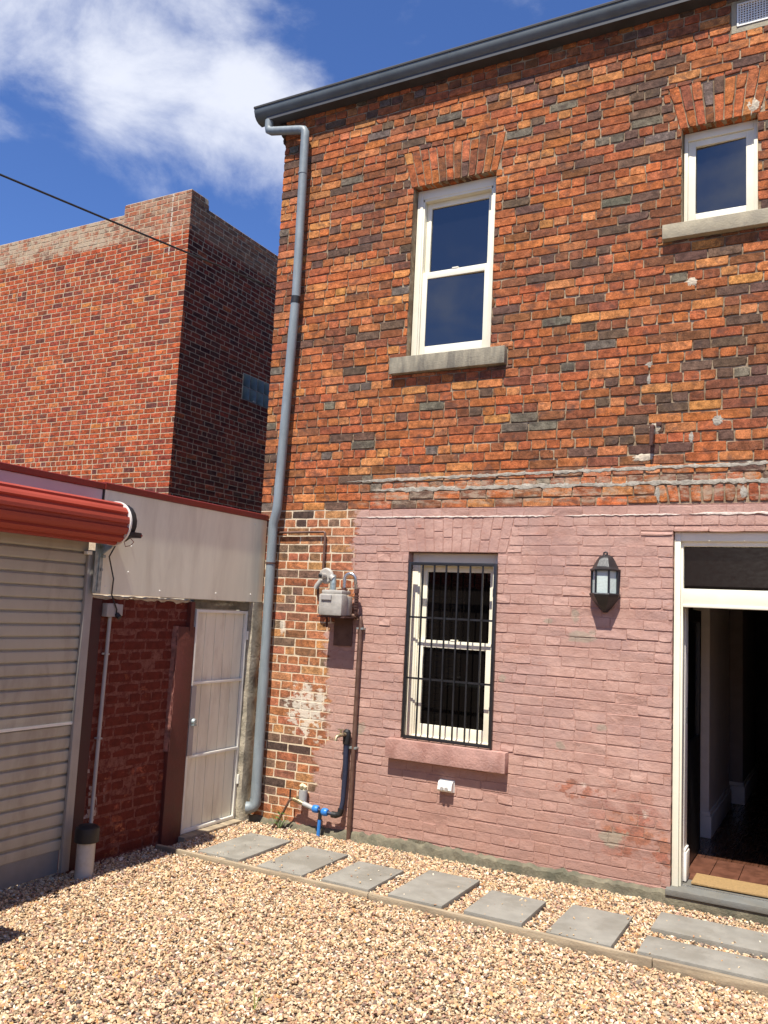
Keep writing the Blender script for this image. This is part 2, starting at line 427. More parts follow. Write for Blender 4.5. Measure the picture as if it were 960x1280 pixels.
M_GATEF = simple('white gate frame', (0.78, 0.76, 0.66), 0.42, var=0.06, nscale=8)
M_MAROON = simple('maroon post paint', (0.100, 0.023, 0.016), 0.6, var=0.25, nscale=7, bump=0.3, bscale=40, dirt=(0.10, 0.022, 0.018), dirt_amt=0.6)
M_CONC = simple('rough concrete post', (0.40, 0.35, 0.255), 0.95, var=0.3, nscale=11, bump=0.9, bscale=45, dirt=(0.12, 0.105, 0.075), dirt_amt=0.75)
M_FOOT = simple('mossy footing cement', (0.17, 0.15, 0.10), 0.95, var=0.4, nscale=11, bump=1.0, bscale=40, dirt=(0.085, 0.085, 0.055), dirt_amt=0.7)
M_STEP = simple('grey door step', (0.15, 0.142, 0.12), 0.85, var=0.2, nscale=9, bump=0.3, bscale=60, dirt=(0.15, 0.155, 0.145), dirt_amt=0.7)
M_PAVER = simple('grey sandstone paver', (0.245, 0.230, 0.195), 0.9, var=0.16, nscale=7, bump=0.35, bscale=120, dirt=(0.185, 0.170, 0.138), dirt_amt=0.85)
M_TIMBER = simple('weathered edging timber', (0.34, 0.27, 0.18), 0.9, var=0.3, nscale=6, bump=0.5, bscale=50, dirt=(0.20, 0.15, 0.10), dirt_amt=0.7, stretch=(0.5, 6, 6))
M_METER = simple('grey meter paint', (0.40, 0.375, 0.33), 0.55, var=0.15, nscale=14, bump=0.2, bscale=50, dirt=(0.26, 0.23, 0.19), dirt_amt=0.5)
M_COPPER = simple('brown old pipe', (0.155, 0.085, 0.06), 0.5, 0.35, var=0.3, nscale=14)
M_RUST = simple('rusty iron', (0.085, 0.035, 0.025), 0.85, var=0.35, nscale=30, bump=0.5)
M_BRASS = simple('tarnished brass', (0.38, 0.31, 0.19), 0.4, 0.7, var=0.25, nscale=30)
M_STEEL = simple('bright braided steel', (0.55, 0.56, 0.56), 0.3, 0.9, var=0.15, nscale=60)
M_HOSE = simple('navy black hose', (0.022, 0.028, 0.055), 0.5, var=0.2, nscale=20)
M_BLUE = simple('blue plastic', (0.03, 0.19, 0.55), 0.4, var=0.1, nscale=20)
M_BLACKP = simple('black plastic', (0.014, 0.014, 0.014), 0.5, var=0.2, nscale=20)
M_LAMPG = simple('frosted lantern glass', (0.50, 0.57, 0.53), 0.22, var=0.08, nscale=30, stretch=(6, 6, 0.7), bump=0.3, bscale=60)
M_FOAM = simple('pale insulation foam', (0.72, 0.64, 0.40), 0.9, var=0.2, nscale=40, bump=0.8)
M_GREYP = simple('grey pvc', (0.34, 0.34, 0.33), 0.5, var=0.1)
M_MAT = simple('coir doormat', (0.46, 0.29, 0.12), 0.98, var=0.18, nscale=60, bump=1.0, bscale=400)
M_FLOORB = simple('polished dark timber', (0.085, 0.035, 0.02), 0.28, var=0.35, nscale=9, stretch=(6, 0.6, 1))
M_REDTILE = simple('worn red hall boards', (0.12, 0.045, 0.025), 0.55, var=0.35, nscale=12)
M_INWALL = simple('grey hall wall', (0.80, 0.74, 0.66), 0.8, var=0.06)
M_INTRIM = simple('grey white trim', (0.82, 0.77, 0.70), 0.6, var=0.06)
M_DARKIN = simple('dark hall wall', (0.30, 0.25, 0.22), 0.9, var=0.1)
M_LEAF = simple('weed leaf', (0.085, 0.17, 0.035), 0.6, var=0.35, nscale=40)
M_GRASS = simple('yellow green blade', (0.27, 0.30, 0.08), 0.6, var=0.3, nscale=30)
M_PLACE = simple('dark brown timber', (0.10, 0.07, 0.05), 0.9, var=0.3, nscale=6, stretch=(8, 8, 0.7))  # plain dark brown timber for shed and fence
M_ROOFRED = simple('red tin roof', (0.26, 0.055, 0.04), 0.5, var=0.15)
M_BIN = simple('dark green bin plastic', (0.02, 0.05, 0.03), 0.5)
M_SIDE = simple('plain brick side wall', (0.26, 0.11, 0.065), 0.9, var=0.35, nscale=11, bump=0.6)
M_GROUND = simple('sandy ground under the gravel', (0.36, 0.27, 0.175), 0.95, var=0.4, nscale=40, bump=1.0, bscale=120)
M_EARTH = simple('dark earth and asphalt', (0.085, 0.08, 0.07), 0.95, var=0.3, nscale=3, bump=0.6)
M_SOFFIT = simple('dark soffit timber', (0.05, 0.05, 0.05), 0.8)


def glass_mat(name, tintc, ior=2.1):
    m, t, b = mat(name)
    t.l.new(t.mix(t.noise(t.pos, 1.5, 3), tintc, tuple(q * 0.7 for q in tintc)), b.inputs['Base Color'])
    b.inputs['Roughness'].default_value = 0.02; b.inputs['IOR'].default_value = ior
    b.inputs['Specular IOR Level'].default_value = 0.5
    nb = t.bump(t.noise(t.pos, 1.6, 2), 0.015 if ior > 1.5 else 0.004, 0.02); t.l.new(nb, b.inputs['Normal'])
    return m


M_GLASS = glass_mat('dark window glass', (0.006, 0.0065, 0.009))
M_GLASSL = glass_mat('dark lower glass', (0.006, 0.0048, 0.0042), 1.36)
M_GLASSB = simple('teal glass block', (0.03, 0.042, 0.038), 0.42, var=0.3, nscale=14) if True else glass_mat('teal glass block', (0.030, 0.040, 0.036))
_m, _t, _b = mat('gravel stone')
_c = _t.node('ShaderNodeVertexColor', layer_name='Col').outputs['Color']
_n = _t.noise(_t.pos, 160, 4, 0.7); _cc = _t.node('ShaderNodeCombineColor'); _k = _t.sstep(_n, 0.25, 0.75, 0.72, 1.18)
for _i in range(3): _t.l.new(_k, _cc.inputs[_i])
_t.l.new(_t.mix(1.0, _c, _cc.outputs[0], 'MULTIPLY'), _b.inputs['Base Color']); _b.inputs['Roughness'].default_value = 0.85
_b.inputs['Specular IOR Level'].default_value = 0.25
_t.l.new(_t.bump(_n, 0.4, 0.003), _b.inputs['Normal'])
M_PEB = _m


# ------------------------------------------------------------------ bricks
def quad_brick(c, depth, bevel, rough, rg, y0=0.0, ndiv=(2, 1)):
    """c: four (x, z) corners counter-clockwise seen from -Y (bl, br, tr, tl). ~46 triangles."""
    per = []; cx = sum(p[0] for p in c) / 4; cz = sum(p[1] for p in c) / 4
    for i in range(4):
        a, b2 = c[i], c[(i + 1) % 4]; n = ndiv[i % 2]
        per.append((*a, True))
        for j in range(1, n + 1):
            f = j / (n + 1) + rg.uniform(-.06, .06)
            per.append((a[0] + (b2[0] - a[0]) * f, a[1] + (b2[1] - a[1]) * f, False))
    n = len(per); outer = []; inner = []; back = []
    tilt = ((rg.random() ** 2.2) * .0022 + (.0028 if rg.random() < .07 else 0)) if bevel == .0017 else rg.uniform(-.3, 1) * rough * 0.5
    for (x, z, corner) in per:
        jx, jz = rg.gauss(0, rough * .5), rg.gauss(0, rough * .5)
        dx, dz = cx - x, cz - z; L = math.hypot(dx, dz)
        chip = abs(rg.gauss(0, rough * (1.3 if corner else 0.45)))
        sx = math.copysign(1, dx) if abs(dx) > 1e-6 else 0; sz = math.copysign(1, dz) if abs(dz) > 1e-6 else 0
        xo, zo = x + jx * .5 + sx * chip * (1.0 if corner else 0), z + jz * .5 + sz * chip
        outer.append((xo, y0 + bevel * (1 + rg.uniform(-.3, .5)), zo))
        k = bevel * (1 + rg.uniform(-.2, .5))
        mxz = (sx * k if corner or abs(dx) > abs(dz) * 2.2 else 0, sz * k if corner or abs(dz) * 2.2 > abs(dx) * 0.5 else 0)
        inner.append((xo + mxz[0], y0 + rg.uniform(-.3, .3) * rough + tilt * (1 if z > cz else -1), zo + mxz[1]))
        back.append((x, y0 + depth, z))
    fs = [tuple(range(n))]
    vs = inner + outer + back
    for i in range(n):
        j = (i + 1) % n
        fs.append((i, n + i, n + j, j)); fs.append((n + i, 2 * n + i, 2 * n + j, n + j))
    return vs, fs


PAL = [((.44, .138, .053), 30), ((.53, .212, .082), 14), ((.36, .115, .048), 22), ((.25, .094, .048), 19), ((.145, .086, .058), 7), ((.165, .135, .100), 2.5), ((.46, .160, .072), 6)]
PAL_STRIP = [((.42, .170, .085), 27), ((.36, .135, .070), 25), ((.47, .220, .105), 18), ((.28, .135, .078), 16), ((.20, .125, .080), 10), ((.085, .055, .042), 4)]
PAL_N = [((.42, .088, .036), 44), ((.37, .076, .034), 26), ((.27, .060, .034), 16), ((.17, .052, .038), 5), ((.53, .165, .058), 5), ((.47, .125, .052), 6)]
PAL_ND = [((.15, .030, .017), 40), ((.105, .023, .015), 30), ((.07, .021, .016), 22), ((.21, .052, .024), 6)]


def pick(pal, rg, darker=0.0):
    ws = [wt * (1 + darker * 1.3 if sum(c) < 0.42 else 1) for c, wt in pal]
    c = rg.choices([p[0] for p in pal], ws)[0]
    k = rg.uniform(.86, 1.14)
    return (min(.8, c[0] * k * rg.uniform(.95, 1.05)), c[1] * k * rg.uniform(.88, 1.08), c[2] * k * (rg.uniform(.80, 1.0) if c[0] > .2 else 1.0))


def course_rows(x0, x1, z0, z1, pitch, L, Hd, joint, rg, excl, header_every=4, jit=.012):
    """yield brick rectangles (x0, x1, z0, z1) for a wall, cut round the exclusions (callables z -> (xa, xb) with own z range)"""
    k = 0; z = z0
    while z < z1 - 0.02:
        za, zb = z, min(z + pitch - joint, z1)
        near = [e for e in excl if e[0] < zb - 1e-6 and e[1] > za + 1e-6]
        header = (k % header_every == header_every - 2) or rg.random() < .05
        off = (k % 2) * (L + joint) / 2 + rg.uniform(-.025, .025)
        xs = [x0]; x = x0 + (off if off > .05 else L + joint)
        if header: x = x0 + Hd * (0.55 if k % 8 < 4 else 1.0)
        while x < x1 - .04:
            xs.append(x)
            if header: x += Hd + joint + rg.uniform(-.006, .006)
            else: x += (Hd if rg.random() < .07 else L) + joint + rg.uniform(-jit, jit)
        xs.append(x1 + joint)
        for p, q in zip(xs[:-1], xs[1:]):
            q -= joint
            rel = []
            for (ea, eb, fn) in near:
                lo, hi = max(za, ea), min(zb, eb); r0, r1 = fn(lo), fn(hi)
                if min(r0[0], r1[0]) < q and max(r0[1], r1[1]) > p: rel.append((ea, eb, fn))
            if not rel:
                if q - p > .022: yield (p, q, za, zb, k)
                continue
            cuts = sorted({za, zb} | {e for (ea, eb, fn) in rel for e in (ea, eb) if za + .004 < e < zb - .004})
            for a, b2 in zip(cuts[:-1], cuts[1:]):
                if b2 - a < .018: continue
                zm = (a + b2) / 2; segs = [(p, q)]
                for (ea, eb) in sorted(fn(zm) for (u0, u1, fn) in rel if u0 < zm < u1):
                    ns = []
                    for (u, v_) in segs:
                        if eb <= u or ea >= v_: ns.append((u, v_)); continue
                        if ea > u: ns.append((u, ea - .004))
                        if eb < v_: ns.append((eb + .004, v_))
                    segs = ns
                for (u, v_) in segs:
                    if v_ - u > .022: yield (u, v_, a, b2, k)
        z += pitch; k += 1


def rect(xa, xb): return lambda z: (xa, xb)


def trap(za, zb, a0, a1, b0, b1):
    return lambda z: (a0 + (b0 - a0) * (z - za) / (zb - za), a1 + (b1 - a1) * (z - za) / (zb - za))


# ------------------------------------------------------------------ the old brick house
HX0, HX1, HTOP = -4.935, 2.2, 6.86
house = thing('brick_house', 'tall old brick house with pink painted lower wall and open doorway', 'house', (-1.4, 0.0, 0.0))
openings = dict(up=(-3.433, -2.632, 4.222, 5.84), right=(-1.066, -.522, 5.052, 5.85), low=(-3.318, -2.498, .883, 2.469), door=(-1.106, -.16, .085, 2.647))
vent = (-.665, -.33, 6.60, 6.79)
# recessed mortar: front sheets with holes, reveals
mb = MB()
holes = list(openings.values()) + [vent]
xs = sorted({HX0 + .004, HX1 - .004} | {h[0] - .003 for h in holes} | {h[1] + .003 for h in holes})
xs = sorted(set(xs) | {-3.86})
zs = sorted({0.0, HTOP, 2.851} | {h[2] for h in holes} | {h[3] + .003 for h in holes})
for a, b2 in zip(xs[:-1], xs[1:]):
    for c, d in zip(zs[:-1], zs[1:]):
        mx, mz = (a + b2) / 2, (c + d) / 2
        if any(h[0] - .004 < mx < h[1] + .004 and h[2] - .004 < mz < h[3] + .004 for h in holes): continue
        y = .0080 if mz > 2.851 else (.0010 if mx < -3.86 else .0032)
        mb.add([(a, y, c), (b2, y, c), (b2, y, d), (a, y, d)], [(0, 1, 2, 3)])
mb.add([(HX0 + .004, .0012, 2.851), (HX1 - .004, .0012, 2.851), (HX1 - .004, .0080, 2.851), (HX0 + .004, .0080, 2.851)], [(0, 1, 2, 3)])
mb.add([(-3.86, .001, 0), (-3.86, .0034, 0), (-3.86, .0034, 2.851), (-3.86, .001, 2.851)], [(0, 1, 2, 3)])
for h in holes:
    a, b2, c, d = h[0] - .003, h[1] + .003, h[2], h[3] + .003
    for q in (((a, .003, c), (a, .30, c), (a, .30, d), (a, .003, d)), ((b2, .003, c), (b2, .003, d), (b2, .30, d), (b2, .30, c)), ((a, .003, d), (a, .30, d), (b2, .30, d), (b2, .003, d)), ((a, .003, c), (b2, .003, c), (b2, .30, c), (a, .30, c))):
        mb.add(q, [(0, 1, 2, 3)])
wall = mb.build('wall', M_MORTAR, house, fix=False)

rg = random.Random(21)
excl = []
for k_, h in openings.items(): excl.append((h[2], h[3], rect(h[0], h[1])))
excl.append((vent[2] - .05, vent[3] + .03, rect(vent[0] - .04, vent[1] + .04)))
excl.append((4.066, 4.222, rect(-3.575, -2.470)))       # sills
excl.append((4.930, 5.052, rect(-1.206, -.36)))
excl.append((.717, .883, rect(-3.424, -2.350)))
A_UP = (5.842, 6.20, -3.455, -2.615, -3.56, -2.545); A_RT = (5.852, 6.215, -1.085, -.50, -1.175, -.415)
A_LOW = (2.472, 2.765, -3.40, -2.42, -3.46, -2.36)
for A in (A_UP, A_RT, A_LOW): excl.append((A[0], A[1], trap(*A)))
excl.append((2.868, 3.004, trap(2.868, 3.004, -1.215, .06, -1.255, .10)))
bricks = []         # corners, colour, proud, bevel, rough, kind
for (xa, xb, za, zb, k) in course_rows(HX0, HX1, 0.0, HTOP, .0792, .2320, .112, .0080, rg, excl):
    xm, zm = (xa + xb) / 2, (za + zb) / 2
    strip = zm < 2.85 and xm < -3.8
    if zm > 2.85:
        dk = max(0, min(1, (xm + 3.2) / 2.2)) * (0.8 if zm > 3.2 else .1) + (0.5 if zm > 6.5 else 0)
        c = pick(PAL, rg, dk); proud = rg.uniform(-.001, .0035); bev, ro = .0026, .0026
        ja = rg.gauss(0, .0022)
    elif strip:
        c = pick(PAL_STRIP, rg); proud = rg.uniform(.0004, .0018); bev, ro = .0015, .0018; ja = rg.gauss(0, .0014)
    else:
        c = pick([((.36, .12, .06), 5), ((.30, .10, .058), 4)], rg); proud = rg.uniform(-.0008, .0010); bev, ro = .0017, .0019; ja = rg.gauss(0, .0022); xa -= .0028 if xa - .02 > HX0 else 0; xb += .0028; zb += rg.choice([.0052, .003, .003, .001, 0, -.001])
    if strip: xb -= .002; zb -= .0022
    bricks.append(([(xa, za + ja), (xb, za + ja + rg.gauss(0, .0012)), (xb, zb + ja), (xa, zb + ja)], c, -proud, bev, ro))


def arch(A, n, pal, split=True, lean=1.0, bev=.0028, ro=.0026, proud=0.0):
    za, zb, a0, a1, b0, b1 = A
    for i in range(n):
        f0, f1 = i / n, (i + 1) / n

        def P(f, z):
            t_ = (z - za) / (zb - za)
            return (a0 + (a1 - a0) * f) * (1 - t_) + (b0 + (b1 - b0) * f) * t_
        g = .004
        cutz = za + (zb - za) * ((.36 if i % 2 else .64) + rg.uniform(-.06, .06))
        dzb = rg.uniform(-.02, .012)
        spans = [(za, cutz - .005), (cutz + .005, zb + dzb)] if split else [(za, zb)]
        for (u, v_) in spans:
            c = pick(pal, rg)
            bricks.append(([(P(f0, u) + g, u), (P(f1, u) - g, u), (P(f1, v_) - g, v_), (P(f0, v_) + g, v_)], c, proud - rg.uniform(0, .004), bev, ro))


PAL_A = PAL
arch(A_UP, 12, PAL_A); arch(A_RT, 9, PAL_A)
arch(A_LOW, 12, [((.40, .10, .05), 1)], split=True, bev=.0014, ro=.0010, proud=.0022)
for i in range(17):          # soldier course over the door
    u = -1.215 + i * .0785
    c = pick([((.40, .115, .045), 5), ((.28, .088, .042), 4), ((.47, .155, .06), 2)], rg); lean = max(0, .03 - i * .008)
    bricks.append(([(u, 2.870), (u + .069, 2.870), (u + .069 - lean * .9, 3.000), (u - lean, 3.000)], c, -rg.uniform(0, .002), .004, .003))
# corbelled bricks under the left end of the gutter
for j, dx in enumerate((.03, .06, .09)):
    z = 6.62 + j * .0792
    bricks.append(([(HX0 - dx, z), (HX0 - .006, z), (HX0 - .006, z + .07), (HX0 - dx, z + .07)], (.12, .07, .05), -.004, .005, .005))


def area_px(c, y=0.0):
    pr = [project((p[0], y, p[1])) for p in c]
    if any(p is None for p in pr): return 0
    mx = sum(p[0] for p in pr) / 4; my = sum(p[1] for p in pr) / 4
    if not (2 < mx < 958 and 2 < my < 1278): return 0
    return abs(sum(pr[i][0] * pr[(i + 1) % 4][1] - pr[(i + 1) % 4][0] * pr[i][1] for i in range(4))) / 2


rank = sorted(range(len(bricks)), key=lambda i: -area_px(bricks[i][0]))
big_ids = set(rank[:300])
VAR = {}


def variant(L, H, bev, ro, mtl, key):
    """shared brick meshes; one of several of that class"""
    lst = VAR.setdefault(key, [])
    if len(lst) < 12:
        r2 = random.Random(len(lst) * 17 + hash(key[0]) % 5 + int(L * 1000))
        vs, fs = quad_brick([(-L / 2, -H / 2), (L / 2, -H / 2), (L / 2, H / 2), (-L / 2, H / 2)], .105, bev, ro, r2)
        m_ = MB(); m_.add(vs, fs); lst.append(m_.mesh_safe('brick', mtl, False, False, fix=False))
        return lst[-1]
    return rg.choice(lst)


work = MB()
for i, (c, colr, y, bev, ro) in enumerate(bricks):
    if i in big_ids:
        rectangular = abs(c[0][0] - c[3][0]) < 1e-6
        L, H = c[1][0] - c[0][0], c[3][1] - c[0][1]
        if rectangular:
            cls = 'long' if L > .17 else ('half' if L > .085 else 'bit')
            L0 = {'long': .23, 'half': .111, 'bit': .06}[cls]
            me = variant(L0, .0697, bev, ro, M_BRICK_O, (cls, bev))
            o = link('brick', me, house)
            o.location = ((c[0][0] + c[1][0]) / 2, y, (c[0][1] + c[3][1]) / 2); o.scale = (L / L0, 1, H / .0697)
            if rg.random() < .5: o.rotation_euler = (0, math.pi, 0); o.scale = (L / L0, 1, H / .0697)
            o.matrix_parent_inverse = WORLD_INV['brick_house']
        else:
            vs, fs = quad_brick(c, .105, bev, ro, rg, y, (1, 2) if H > L else (2, 1))
            m_ = MB(); m_.add(vs, fs); o = m_.build('brick', M_BRICK_O, house, fix=False)
        o.color = (*colr, 1)
    else:
        vs, fs = quad_brick(c, .105, bev, ro, rg, y, (2, 1))
        work.add(vs, fs, colr)
stuff(work.build('brickwork', M_BRICK_C, house, colour=True, fix=False))


def streak(path, h, out, name, m, parent, n=60, gap=0.0, seed=1):
    """an irregular mortar ridge along the wall face"""
    r2 = random.Random(seed); mbs = MB(); prev = None
    (xa, za), (xb, zb) = path; N = n
    vs = []; ring = 0
    for i in range(N + 1):
        f = i / N; x = xa + (xb - xa) * f; z = za + (zb - za) * f + r2.gauss(0, .0012)
        e = min(1, f * 12, (1 - f) * 12 + .2)
        hu, hd, o_ = h * r2.uniform(.5, 1.2) * e, h * r2.uniform(.25, 1.25) * e, out * r2.uniform(.7, 1.15) * (0.3 + .7 * e)
        vs += [(x, .006, z + hu), (x, -o_ * .55, z + hu * .7), (x, -o_, z - hd * .1), (x, -o_ * .8, z - hd * .8), (x, .006, z - hd)]
    fs = [(i * 5 + j, i * 5 + j + 1, (i + 1) * 5 + j + 1, (i + 1) * 5 + j) for i in range(N) for j in range(4)]
    mbs.add(vs, fs); return mbs.build(name, m, parent, smooth=True)


streak([(-4.0, 3.108), (.4, 3.152)], .019, .006, 'mortar_ridge', M_GREYMORT, house, 130, seed=2)
streak([(-3.75, 3.022), (.4, 3.016)], .025, .005, 'mortar_ridge', M_GREYMORT, house, 130, seed=3)
streak([(-3.86, 2.777), (-2.02, 2.772)], .008, .006, 'mortar_ridge', M_WHITELINE, house, 70, seed=4)
streak([(-1.95, 2.773), (-1.05, 2.775)], .007, .006, 'mortar_ridge', M_WHITELINE, house, 50, seed=5)
streak([(-1.0, 2.778), (.4, 2.782)], .012, .007, 'mortar_ridge', M_WHITELINE, house, 50, seed=6)


def patch(x, z, rx, rz, name, m, seed, out=.0035):
    r2 = random.Random(seed); n = 28; vs = [(x, -out, z)]
    ring1 = [(x + rx * .7 * math.cos(a) * r2.uniform(.8, 1.1), -out * r2.uniform(.7, 1), z + rz * .7 * math.sin(a) * r2.uniform(.8, 1.1)) for a in [2 * math.pi * i / n for i in range(n)]]
    ring2 = [(x + rx * math.cos(a) * r2.uniform(.6, 1.25), .004, z + rz * math.sin(a) * r2.uniform(.6, 1.25)) for a in [2 * math.pi * i / n for i in range(n)]]
    vs += ring1 + ring2
    fs = [(0, 1 + i, 1 + (i + 1) % n) for i in range(n)] + [(1 + i, 1 + n + i, 1 + n + (i + 1) % n, 1 + (i + 1) % n) for i in range(n)]
    mm = MB(); mm.add(vs, fs); return mm.build(name, m, house, smooth=True)


patch(-1.335, 3.215, .10, .035, 'mortar_patch', M_PATCH, 1); patch(-1.25, 3.445, .055, .045, 'mortar_patch', M_PATCH, 2)
patch(-.985, 4.575, .05, .05, 'mortar_patch', M_PATCH, 3, .004); patch(-.80, 3.475, .045, .055, 'mortar_patch', M_GREYMORT, 4)
patch(-.55, 5.92, .06, .07, 'mortar_patch', M_PATCH, 5); patch(-1.225, 2.935, .022, .07, 'mortar_patch', M_GREYMORT, 6)
patch(-1.30, 3.95, .03, .03, 'mortar_patch', M_GREYMORT, 7); patch(-1.30, 3.83, .018, .05, 'mortar_patch', M_GREYMORT, 8)
patch(-.62, 2.93, .03, .065, 'mortar_patch', M_GREYMORT, 9); patch(-.985, 3.36, .02, .05, 'mortar_patch', M_GREYMORT, 10)


# sills
def sill(x0, x1, z0, z1, y0, m):
    return MB().box(x0, x1, y0, .12, z0, z1, b=.006).build('sill', m, house, smooth=True)


sill(-3.571, -2.474, 4.069, 4.220, -.06, M_STONE)
sill(-1.202, -.365, 4.933, 5.050, -.06, M_STONE2)
sill(-3.420, -2.350, .720, .881, -.08, M_PSILL)


# windows
def ring_frame(mb, x0, x1, z0, z1, y0, y1, wl, wr, wt, wb, b=.003):
    mb.box(x0, x0 + wl, y0, y1, z0, z1, b=b); mb.box(x1 - wr, x1, y0, y1, z0, z1, b=b)
    if wt: mb.box(x0 + wl, x1 - wr, y0 + .001, y1 - .001, z1 - wt, z1, b=b)
    if wb: mb.box(x0 + wl, x1 - wr, y0 + .001, y1 - .001, z0, z0 + wb, b=b)


def sash_window(x0, x1, z0, z1, zmid, lead, label=None):
    wdw = bpy.data.objects.new('window', None); COL.objects.link(wdw); wdw.parent = house
    wdw.matrix_parent_inverse = WORLD_INV['brick_house']; wdw.location = ((x0 + x1) / 2, .1, z0)
    WORLD_INV[wdw.name] = Matrix.Translation(-Vector(wdw.location))
    f = MB(); ring_frame(f, x0, x1, z0, z1, .085, .20, .055, .05, .085, .03)
    f.box(x0 + .055, x0 + .072, .092, .19, z0 + .03, z1 - .085, b=.002)      # staff bead
    f.box(x1 - .066, x1 - .05, .092, .19, z0 + .03, z1 - .085, b=.002)
    f.box(x0 + .056, x1 - .051, .092, .19, z1 - .107, z1 - .085, b=.002)
    f.build('frame', M_WHITE, wdw, smooth=True)
    ax0, ax1 = x0 + .073, x1 - .067
    s1 = MB(); ring_frame(s1, ax0, ax1, zmid - .03, z1 - .108, .145, .185, .047, .042, .05, .035); s1.build('sash', M_WHITE, wdw, smooth=True)
    s2 = MB(); ring_frame(s2, ax0, ax1, z0 + .03, zmid + .034, .103, .143, .050, .045, .062, .095)
    s2.box((x0 + x1) / 2 - .03, (x0 + x1) / 2 + .03, .100, .14, zmid + .034, zmid + .047, b=.003)     # catch
    s2.build('sash', M_WHITE, wdw, smooth=True)
    MB().box(ax0 + .04, ax1 - .035, .163, .167, zmid, z1 - .15).build('pane', M_GLASS if lead else M_GLASSL, wdw)
    pn_ = MB().box(ax0 + .045, ax1 - .04, .122, .126, z0 + .11, zmid - .02)
    if lead:
        cxp = (ax0 + ax1) / 2; Mr = Matrix.Translation((cxp, .124, 0)) @ Matrix.Rotation(R(2.1), 4, 'Z') @ Matrix.Translation((-cxp, -.124, 0))
        pn_.v = [tuple(Mr @ Vector(q)) for q in pn_.v]
    pn_.build('pane', M_GLASS if lead else M_GLASSL, wdw)
    return wdw


sash_window(-3.430, -2.635, 4.221, 5.838, 5.012, True)
sash_window(-3.315, -2.501, .882, 2.466, 1.685, False)
# right-hand small casement
wr = bpy.data.objects.new('window', None); COL.objects.link(wr); wr.parent = house; wr.matrix_parent_inverse = WORLD_INV['brick_house']; wr.location = (-.79, .1, 5.05)
WORLD_INV[wr.name] = Matrix.Translation(-Vector(wr.location))
f = MB(); ring_frame(f, -1.063, -.525, 5.051, 5.848, .085, .2, .028, .028, .065, .02); f.build('frame', M_WHITE, wr, smooth=True)
f = MB(); ring_frame(f, -1.034, -.554, 5.073, 5.782, .100, .15, .055, .055, .05, .10); f.build('sash', M_WHITE, wr, smooth=True)
pn_ = MB().box(-.985, -.60, .122, .126, 5.165, 5.74)
Mr = Matrix.Translation((-.79, .124, 0)) @ Matrix.Rotation(R(-2.6), 4, 'Z') @ Matrix.Translation((.79, -.124, 0)); pn_.v = [tuple(Mr @ Vector(q)) for q in pn_.v]; pn_.build('pane', M_GLASS, wr)
# roof vent grille, top right
vg = MB(); ring_frame(vg, vent[0], vent[1], vent[2], vent[3], -.006, .03, .012, .012, .012, .012, b=0)
for i in range(15):
    x = vent[0] + .02 + i * .02; vg.box(x, x + .008, .0, .012, vent[2] + .012, vent[3] - .012)
for j in range(8):
    z = vent[2] + .022 + j * .02; vg.box(vent[0] + .012, vent[1] - .012, .003, .014, z, z + .008)
vg.build('vent_grille', M_WPLAST, house)
MB().box(vent[0], vent[1], .06, .07, vent[2], vent[3]).build('vent_back', M_BLACKP, house)
st = MB(); ring_frame(st, vent[0] - .04, vent[1] + .04, vent[2] - .05, vent[3] + .03, .0, .02, .037, .037, .027, .047, b=.002); st.build('vent_surround', M_STONE2, house)

# door: frame, transom, fanlight, opened leaf, hall
df = MB()
df.box(-1.103, -1.058, .035, .16, .088, 2.644, b=.004); df.box(-.205, -.163, .035, .16, .088, 2.644, b=.004)
df.box(-1.058, -.205, .036, .159, 2.575, 2.643, b=.004)
df.box(-1.058, -1.043, .06, .15, .088, 2.574, b=.002)
df.box(-1.042, -.206, .06, .15, 2.540, 2.574, b=.002)
df.build('door_frame', M_WHITE2, house, smooth=True)
tr = MB(); tr.box(-1.042, -.206, .028, .15, 2.108, 2.222, b=.005); tr.box(-1.0405, -.2075, .020, .14, 2.085, 2.108, b=.004)
tr.build('transom', M_WHITE2, house, smooth=True)
MB().box(-1.04, -.206, .105, .109, 2.215, 2.545).build('fanlight_pane', M_GLASSL, house)
st = MB(); st.box(-1.130, -.12, -.070, .28, .046, .088, b=.006); st.build('door_step', M_STEP, house, smooth=True)
st = MB(); st.box(-1.15, -.10, -.058, .28, -.05, .0455, b=.008); st.build('step_base', M_FOOT, house, smooth=True)
MB().box(-1.055, -.206, .082, .092, .088, .0945).build('threshold_strip', M_STEEL, house)
hf = MB()
for i in range(12):
    x = -2.0 + i * .2; hf.box(x, x + .197, .95, 8, .06, .095, b=.002)
hf.build('floor_boards', M_FLOORB, house)
for i in range(5):
    o = MB().box(-1.10 + i * .2, -1.10 + i * .2 + .196, .285, .945, .055, .096, b=.003).build('floor_board', M_REDTILE, house, smooth=True)
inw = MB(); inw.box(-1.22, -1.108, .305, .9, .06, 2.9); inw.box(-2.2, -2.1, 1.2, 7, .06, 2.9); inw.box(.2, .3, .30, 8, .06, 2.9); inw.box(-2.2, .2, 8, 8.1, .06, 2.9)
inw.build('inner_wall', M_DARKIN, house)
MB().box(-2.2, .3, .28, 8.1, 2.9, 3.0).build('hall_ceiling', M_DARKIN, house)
# side reveal with skirting just inside the frame
sr = MB(); sr.box(-1.103, -1.04, .165, .30, .10, 2.55, b=.004); sr.box(-1.103, -1.022, .17, .315, .096, .30, b=.006); sr.box(-1.103, -1.028, .172, .312, .30, .325, b=.006)
sr.build('reveal_lining', M_INTRIM, house, smooth=True)
sw = MB(); sw.box(-1.041, -1.034, .20, .24, 1.22, 1.34, b=.002); sw.build('strike_plate', M_STEEL, house)


